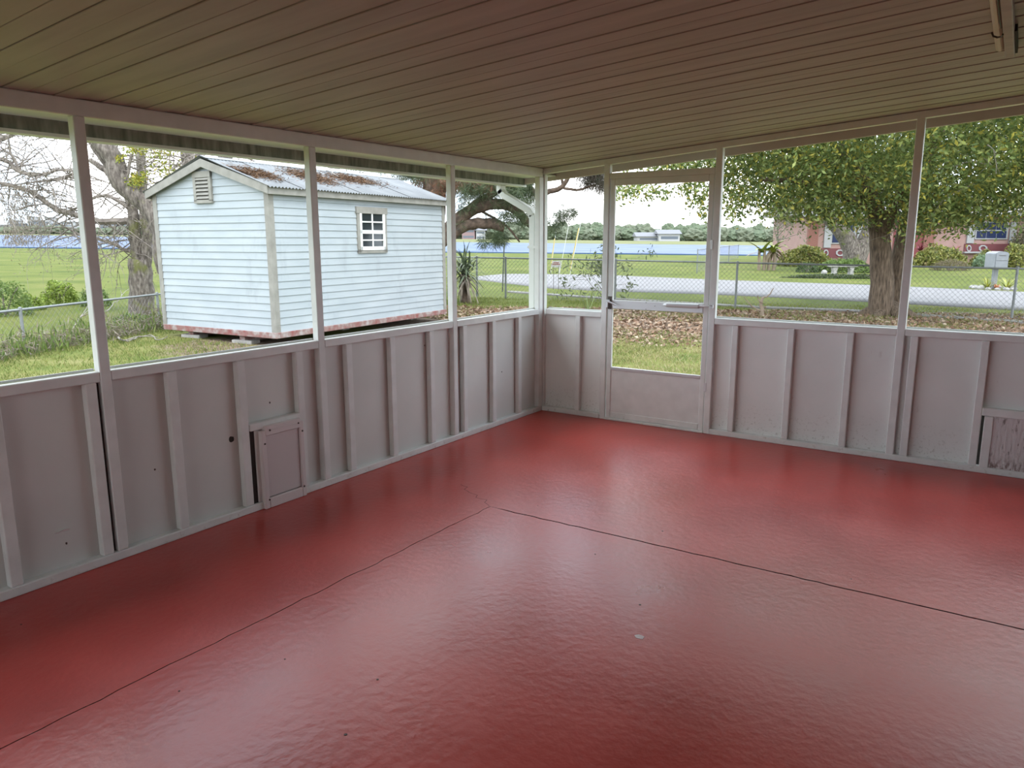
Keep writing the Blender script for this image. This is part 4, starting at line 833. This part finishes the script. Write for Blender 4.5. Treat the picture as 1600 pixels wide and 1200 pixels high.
for u0, u1, va0, va1, w0, w1 in ((1286, 1347, 346, 381, 1297, 1336), (1509, 1585, 346, 374, 1522, 1573)):
    hbox('shutter', u0, u0+11, va0+1, va1+6, HWT, house, .1, .1); hbox('shutter', u1-10, u1, va0+1, va1+6, HWT, house, .1, .1)
    hbox('trim', u0-4, u1+3, va1+7, va1+22, MRN, house, .05, .06)
    w = hbox('window', w0, w1, va0, va1, HWT, house, .06, .06); n = 2; vm = (va0+va1)/2
    for (r0, r1) in ((va0+2, vm-1), (vm+1, va1-2)):
        for j in range(3): ww = (w1-w0-4)/3; hbox('pane', w0+2+j*ww+.4, w0+2+(j+1)*ww-.4, r0, r1, HGL, w, .075, .02)
    for j in range(2):                                                 # white octagon mouldings on the lower panel
        cx_, rx_ = (u0+4+j*22, 4+3*j); pc = []
        for s in (1., .62):
            pc.append([P(cx_+rx_*s*math.cos(a), va1+14+5.5*s*math.sin(a), dH)-FH*.09 for a in np.arange(8)*math.pi/4+math.pi/8])
        m = M(); V = pc[0]+pc[1]+[p+FH*.06 for p in pc[0]]+[p+FH*.06 for p in pc[1]]
        m.add(V, [(i, (i+1) % 8, 8+(i+1) % 8, 8+i) for i in range(8)]+[(i, 16+i, 16+(i+1) % 8, (i+1) % 8) for i in range(8)]+[(8+i, 8+(i+1) % 8, 24+(i+1) % 8, 24+i) for i in range(8)]); m.build('moulding', HWT, house)
hbox('sill', 1504, 1534, 393, 395.5, HWT, house, .25, .3)
a, b = P(1248, 335, dH)-FH*.7, P(1680, 335, dH)-FH*.7; b[2] = a[2]
M().prism([a, a+FH*8.4, a+FH*4.2+np.array([0, 0, 1.6])], b-a).build('roof', HRF, house); M().prism([a-FH*.03-(0, 0, .16), b-FH*.03-(0, 0, .16), b-FH*.03+(0, 0, .03), a-FH*.03+(0, 0, .03)], FH*.04).build('eave_board', HWT, house)
gd = lambda u, v, d: gz(P(u, v, d))
bush('hedge_shrub', 'yellow-green hedge shrub at the left corner of the pink house', gd(1258, 408, 46.), 1.55, .9, 1.2, 3000, .20, .10, YEL, group='yellow-green hedges at the pink house')
bush('hedge_shrub', 'yellow-green hedge shrub right of the oak before the pink house', gd(1466, 412, 46.5), 1.75, .8, 1.3, 3200, .20, .10, YEL, group='yellow-green hedges at the pink house')
bush('hedge_shrub', 'yellow-green hedge shrub right of the mailbox', gd(1592, 412, 46.), 1.25, .9, 1.45, 2600, .20, .10, YEL, group='yellow-green hedges at the pink house')
bush('hedge_shrub', 'yellow-green hedge shrub under the right window of the house', gd(1540, 412, 47.5), .9, .6, 1.0, 1500, .20, .10, YEL, group='yellow-green hedges at the pink house')
bush('mounded_shrub', 'brown-green clipped mound shrub before the right hedge', gd(1485, 416, 42.), 1.05, .6, .62, 2200, .10, .03, [(.17, .14, .08), (.14, .13, .07), (.21, .17, .11)])
bush('fern_bed', 'green fern bed behind the stone bench', gd(1318, 410, 38.5), 1.5, .7, .65, 2500, .26, .06, GR, cat='ferns'); bush('low_hedge', 'dark low hedge in front of the stone bench', gd(1288, 432, 32.5), 1.7, .3, .19, 2600, .09, .04, [(.06, .09, .035), (.09, .12, .05)], cat='hedge')
bush('dark_shrub', 'dark green shrub at the foot of the forked tree', gd(1262, 418, 38.), .6, .5, .5, 900, .12, .05, [(.05, .09, .03), (.09, .13, .05)])
bush('border_hedge', 'dark creeping border plants right of the stone bench', gd(1345, 432, 32.5), .9, .3, .19, 1300, .09, .04, [(.06, .09, .035), (.10, .13, .05)], cat='hedge')
bush('backdrop_tree', 'brown-green tree crown at the right end of the pink house', gd(1606, 412, 48.5), 1.3, 1., 3.2, 2600, .22, .09, [(.14, .13, .08), (.11, .13, .06), (.19, .16, .10)], cat='tree')
# red cordylines
CRD = mat('crimson_leaf', rough=.5, var=((.12, .012, .024), (.198, .036, .054)), scale=6)
for u, s, lab in ((1452, 1.0, 'larger crimson cordyline left of the pink wall'), (1491, .7, 'smaller crimson cordyline near the right window'), (1436, .7, 'low crimson cordyline by the brick pier')):
    b = gd(u, 412, 47.6); t = thing('red_cordyline', lab, 'plant', tuple(b), group='crimson cordylines'); M().tube([b, b+(0, 0, .95)], .04, 6).build('stem', TWD, t)
    for i in range(26): m = M(); strap_leaf(m, b+(0, 0, .95), random.uniform(0, 6.28), random.uniform(.1, 1.4), .75*s, .05, .8); m.build('leaf', CRD, t)
# banana plant and thin tree behind
b = gd(1198, 408, 40.); t = thing('banana_plant', 'yellowing banana plant with dry hanging leaves by the road', 'plant', tuple(b)); BAN = mat('banana_leaf', rough=.5, var=((.105, .168, .028), (.238, .252, .035)), scale=2); BAD = mat('banana_dry', rough=.9, var=((.192, .15, .096), (.252, .204, .144)), scale=4)
for i in range(4): M().tube([b+RH*(i-1.5)*.25+(0, 0, -.1), b+RH*(i-1.5)*.28+(0, 0, 1.05)], [.1, .07], 8).build('stem', BAD, t)
for i in range(22): m = M(); dead = i > 14; strap_leaf(m, b+RH*random.uniform(-.4, .4)+np.array([0, 0, random.uniform(.9, 1.1)]), random.uniform(0, 6.28), random.uniform(.5, 1.4) if not dead else random.uniform(-1, 0), random.uniform(.9, 1.4) if not dead else .95, .14, random.uniform(.5, 1.6)); m.build('leaf', BAD if dead else BAN, t)
m = M(); strap_leaf(m, b+RH*-.3+np.array([0, 0, 1.15]), math.atan2(-RH[1], -RH[0]), .1, 1.1, .16, .25); m.build('yellow_leaf', mat('yellow_leaf', (.55, .38, .04), .5), t)
b = gd(1212, 400, 44.); t = thing('sparse_tree', 'sparse thin tree behind the banana plant', 'tree', tuple(b)); m = M(); tips = []
limb(m, [b, b+RH*.1+np.array([0, 0, 1.5]), b+RH*-.2+np.array([0, 0, 3.6])], .07, .03, 6, .02)
for _ in range(16): twigs(m, b+np.array([0, 0, random.uniform(.8, 3.4)]), (random.gauss(0, 1), random.gauss(0, 1), .8), random.uniform(.8, 1.5), .03, 2, .6, 2, 0, tips)
m.build('trunk', TWD, t); tips = np.array(tips); c = np.repeat(tips, 5, 0)+rng.normal(0, .15, (len(tips)*5, 3)); V, Fq, C = leaves(c, .2, .07, [(.14, .17, .09), (.19, .22, .12)]); o = npmesh('leaves', V, Fq, leafmat('bush_leaf', .3), t, C); o['kind'] = 'stuff'
# bench, stone ball
b = gd(1316, 427, 35.); t = thing('stone_bench', 'pale curved stone garden bench in the bed by the road', 'bench', tuple(b)); CST = mat('cast_stone', rough=.9, var=((.26, .255, .245), (.34, .335, .325)), scale=8)
def stone(m, p, w, d_, z0, z1, w2=None): w2 = w2 or w; q = lambda a, c, z: p+RH*a+FH*c+np.array([0, 0, z]); return m.hexa([q(-w, -d_, z0), q(w, -d_, z0), q(w, d_, z0), q(-w, d_, z0), q(-w2, -d_, z1), q(w2, -d_, z1), q(w2, d_, z1), q(-w2, d_, z1)])
stone(M(), b, .64, .2, .40, .48).build('seat', CST, t, .02)
for s in (-.38, .38): stone(stone(M(), b+RH*s, .11, .15, -.05, .2, .07), b+RH*s, .07, .15, .2, .4, .12).build('leg', CST, t, .01)
bm = bmesh.new(); bmesh.ops.create_icosphere(bm, subdivisions=2, radius=.14); me = bpy.data.meshes.new('stone_ball'); bm.to_mesh(me); bm.free(); me.materials.append(CST); me.shade_smooth()
for v in me.vertices: v.co *= 1+.08*math.sin(v.co.x*40)*math.cos(v.co.z*33)
bb = gd(1288, 424, 35.); tag(link('stone_ball', me, None, bb+(0, 0, .13)), 'rough pale stone ball left of the stone bench', 'stone')
# mailbox in its ring of stones
b = gd(1552, 450, 26.5); t = thing('mailbox', 'pale blue-grey mailbox on a post beside the road', 'mailbox', tuple(b)); MBX = mat('mailbox_paint', rough=.5, var=((.165, .18, .20), (.20, .215, .235)), scale=5)
stone(M(), b, .07, .07, -.1, .72).build('post', MBX, t, .01); zt = .72; w = .23
bxm = M(); prof = [(-w, .0), (w, .0), (w, .5)]+[(w*math.cos(a), .5+.08*math.sin(a)) for a in np.linspace(0, math.pi, 7)[1:-1]]+[(-w, .5)]
bxm.prism([b+RH*x-FH*.28+np.array([0, 0, zt+z]) for x, z in prof], FH*.56).build('box', MBX, t)
stone(M(), b-FH*.29, w*.92, .008, zt+.27, zt+.50).build('lid', MBX, t, .003); stone(M(), b-FH*.29, w*.92, .008, zt+.02, zt+.25).build('door', MBX, t, .003); stone(M(), b-FH*.302, .12, .006, zt+.44, zt+.45).build('slot', DKM, t); stone(M(), b+RH*.25, .012, .03, zt+.3, zt+.55).build('flag', HWT, t)
for i in range(14):
    a = i*2*math.pi/14; p = gz(b+np.array([.62*math.cos(a), .62*math.sin(a), 0])); m = M(); s = random.uniform(.08, .12)
    m.tube([p-(0, 0, .03), p+(0, 0, s*.5), p+(0, 0, s)], [s*1.1, s*1.2, s*.6], 7); tag(m.build('border_stone', CST, None), 'pale stone in the ring around the mailbox post', 'stone', 'ring of stones at the mailbox')
for s, lab in ((-.34, 'spiky yellow-green plant left of the mailbox post'), (.34, 'spiky yellow-green plant right of the mailbox post'), (-.02, 'orange-tipped low plant at the foot of the mailbox post')):
    p = gz(b+RH*s-FH*.2); t = thing('bromeliad', lab, 'plant', tuple(p), group='plants around the mailbox')
    for i in range(16): m = M(); strap_leaf(m, p, random.uniform(0, 6.28), random.uniform(.6, 1.4), .5 if s != -.02 else .22, .03, .6); m.build('leaf', mat('bromeliad_leaf', rough=.5, var=((.22, .27, .05), (.40, .38, .06)), scale=5) if s != -.02 else mat('orange_leaf', (.5, .2, .07), .5), t)
bush('agave_clump', 'blue-green spiky clump left of the mailbox', gd(1535, 413, 46.), .6, .5, .8, 500, .4, .05, [(.16, .24, .14), (.22, .30, .18)], cat='plant')
# ================================================================ FAR SHORE
FAR = [mat('far_tree_haze_a', rough=1., spec=0, var=((.085, .11, .075), (.13, .155, .105)), scale=.5, detail=6), mat('far_tree_haze_b', rough=1., spec=0, var=((.105, .125, .09), (.15, .165, .12)), scale=.5, detail=6)]  # distance haze put into the base colours as a paler olive
def blob(seed, m):
    r = random.Random(seed); bm = bmesh.new(); bmesh.ops.create_icosphere(bm, subdivisions=4, radius=1.); ph = [r.uniform(0, 6) for _ in range(6)]
    for v in bm.verts:
        c = v.co.copy(); k = 1+.16*math.sin(c.x*5+ph[0])*math.sin(c.y*5+ph[1])+.12*math.sin(c.z*8+ph[2])*math.sin(c.x*9+ph[3])+.07*math.sin(c.y*19+ph[4])*math.sin(c.z*17+ph[5])+r.uniform(-.05, .05)
        v.co = c*k
    me = bpy.data.meshes.new('far_tree'); bm.to_mesh(me); bm.free(); me.materials.append(m); return me
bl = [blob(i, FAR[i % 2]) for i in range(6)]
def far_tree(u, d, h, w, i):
    b = gz(P(u, 376, d)); o = link('far_tree', bl[i % 6], None, b+np.array([0, 0, h*.42])); o.scale = (w, w, h*.55); o.rotation_euler.z = i*1.7; tag(o, 'haze-toned %s tree of the far treeline %s' % ('front-row' if d < 450 or 500 < d < 560 else 'back-row', 'left of the shed' if u < 260 else 'between the shed and the corner post' if u < 860 else 'between the corner post and the door' if u < 950 else 'seen through the door' if u < 1115 else 'right of the door'), 'tree', 'far trees across the lake')
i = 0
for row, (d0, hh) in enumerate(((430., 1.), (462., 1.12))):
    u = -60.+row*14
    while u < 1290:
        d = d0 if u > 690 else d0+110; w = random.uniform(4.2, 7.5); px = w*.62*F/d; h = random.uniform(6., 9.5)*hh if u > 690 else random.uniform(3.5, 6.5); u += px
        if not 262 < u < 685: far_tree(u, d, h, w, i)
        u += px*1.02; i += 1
FWH = mat('far_white_wall', (.34, .345, .355), .7); FGY = mat('far_grey_wall', (.15, .165, .18), .8); FRF = mat('far_roof', (.16, .165, .18), .8); FPK = mat('far_pink_wall', (.22, .15, .155), .8); FWD = mat('far_windows', (.09, .11, .14), .4)
def fbuild(u0, u1, v0, d, label, m, roof=True, floors=2):
    a = gz(P(u0, 376, d)); e = gz(P(u1, 376, d)); z1 = float(P((u0+u1)/2, v0, d)[2]); a[2] = e[2] = min(a[2], e[2])-.3; t = thing('far_building', label, 'building', tuple(a), group='buildings across the lake'); h = z1-a[2]
    M().prism([a, e, e+FH*12, a+FH*12], (0, 0, h)).build('wall', m, t); L = np.linalg.norm(e-a); dx = (e-a)/L
    if roof: M().prism([a-dx-FH+(0, 0, h), a-dx+FH*13+(0, 0, h), a-dx+FH*6+(0, 0, h+2.2)], (e-a)+dx*2).build('roof', FRF, t)
    else: M().prism([a-dx*.3-FH*.3+(0, 0, h), e+dx*.3-FH*.3+(0, 0, h), e+dx*.3+FH*12+(0, 0, h), a-dx*.3+FH*12+(0, 0, h)], (0, 0, .5)).build('parapet', m, t)
    for k in range(floors): z = h*(k+.35)/floors; M().prism([a-FH*.05+dx*L*.08+(0, 0, z), e-FH*.05-dx*L*.08+(0, 0, z), e-FH*.05-dx*L*.08+(0, 0, z+h*.35/floors), a-FH*.05+dx*L*.08+(0, 0, z+h*.35/floors)], FH*.06).build('window_band', FWD, t)
fbuild(996, 1040, 369.5, 400, 'long low white building across the lake', FWH, True, 1); fbuild(1030, 1062, 365.5, 395, 'white gabled building at the end of the long low one', FWH, True, 1)
fbuild(722, 742, 357, 420, 'pinkish building half hidden behind the sawn pine limb', FPK, True, 2); fbuild(744, 758, 360, 420, 'white building next to the pinkish one across the lake', FWH, True, 2)
labs = ['tall grey tower block', 'slim pale tower block', 'wide grey apartment block', 'low white waterfront block', 'mid-height grey block', 'stepped pale block', 'narrow grey tower', 'broad pale slab', 'short grey block', 'tall pale tower', 'plain grey slab', 'small white block']
for k, (u0, u1, v0) in enumerate(((2, 12, 352), (16, 24, 345), (28, 44, 350), (46, 52, 339), (55, 70, 346), (74, 80, 340), (84, 96, 350), (98, 118, 347), (158, 172, 344), (176, 186, 350), (189, 200, 346), (226, 240, 350))):
    fbuild(u0, u1, v0, 575, labs[k]+[' at the left edge of the far shore', ' second from the left edge of the far shore', ' third from the left edge of the far shore', ' left of the first post on the far shore', ' in the middle of the first bay skyline', ' beside the middle of the first bay skyline', ' near the first post on the far shore', ' just left of the first post on the far shore', ' right of the first post on the far shore', ' between the first post and the twin trunk', ' left of the twin trunk on the far shore', ' between the twin trunk and the shed'][k], FGY if k % 2 == 0 else FWH, False, 5)
PYL = mat('pylon_grey', (.45, .47, .48), .6)
for u, v, lab in ((995, 346, 'faint lattice pylon above the far trees seen through the door'), (1072, 350, 'faint lattice pylon near the right side of the door')):
    b = gz(P(u, 376, 520)); tpz = float(P(u, v, 520)[2]); h = tpz-b[2]; t = thing('pylon', lab, 'pylon', tuple(b), group='far pylons'); m = M()
    for sx_ in (-1, 1):
        for sy_ in (-1, 1): m = M().tube([b+RH*sx_*1.6+FH*sy_*1.6, b+RH*sx_*.3+FH*sy_*.3+np.array([0, 0, h])], .09, 4); m.build('leg', PYL, t)
    for f in (.7, .82, .93): M().tube([b+RH*-2.2+np.array([0, 0, h*f]), b+RH*2.2+np.array([0, 0, h*f])], .08, 4).build('cross_arm', PYL, t)
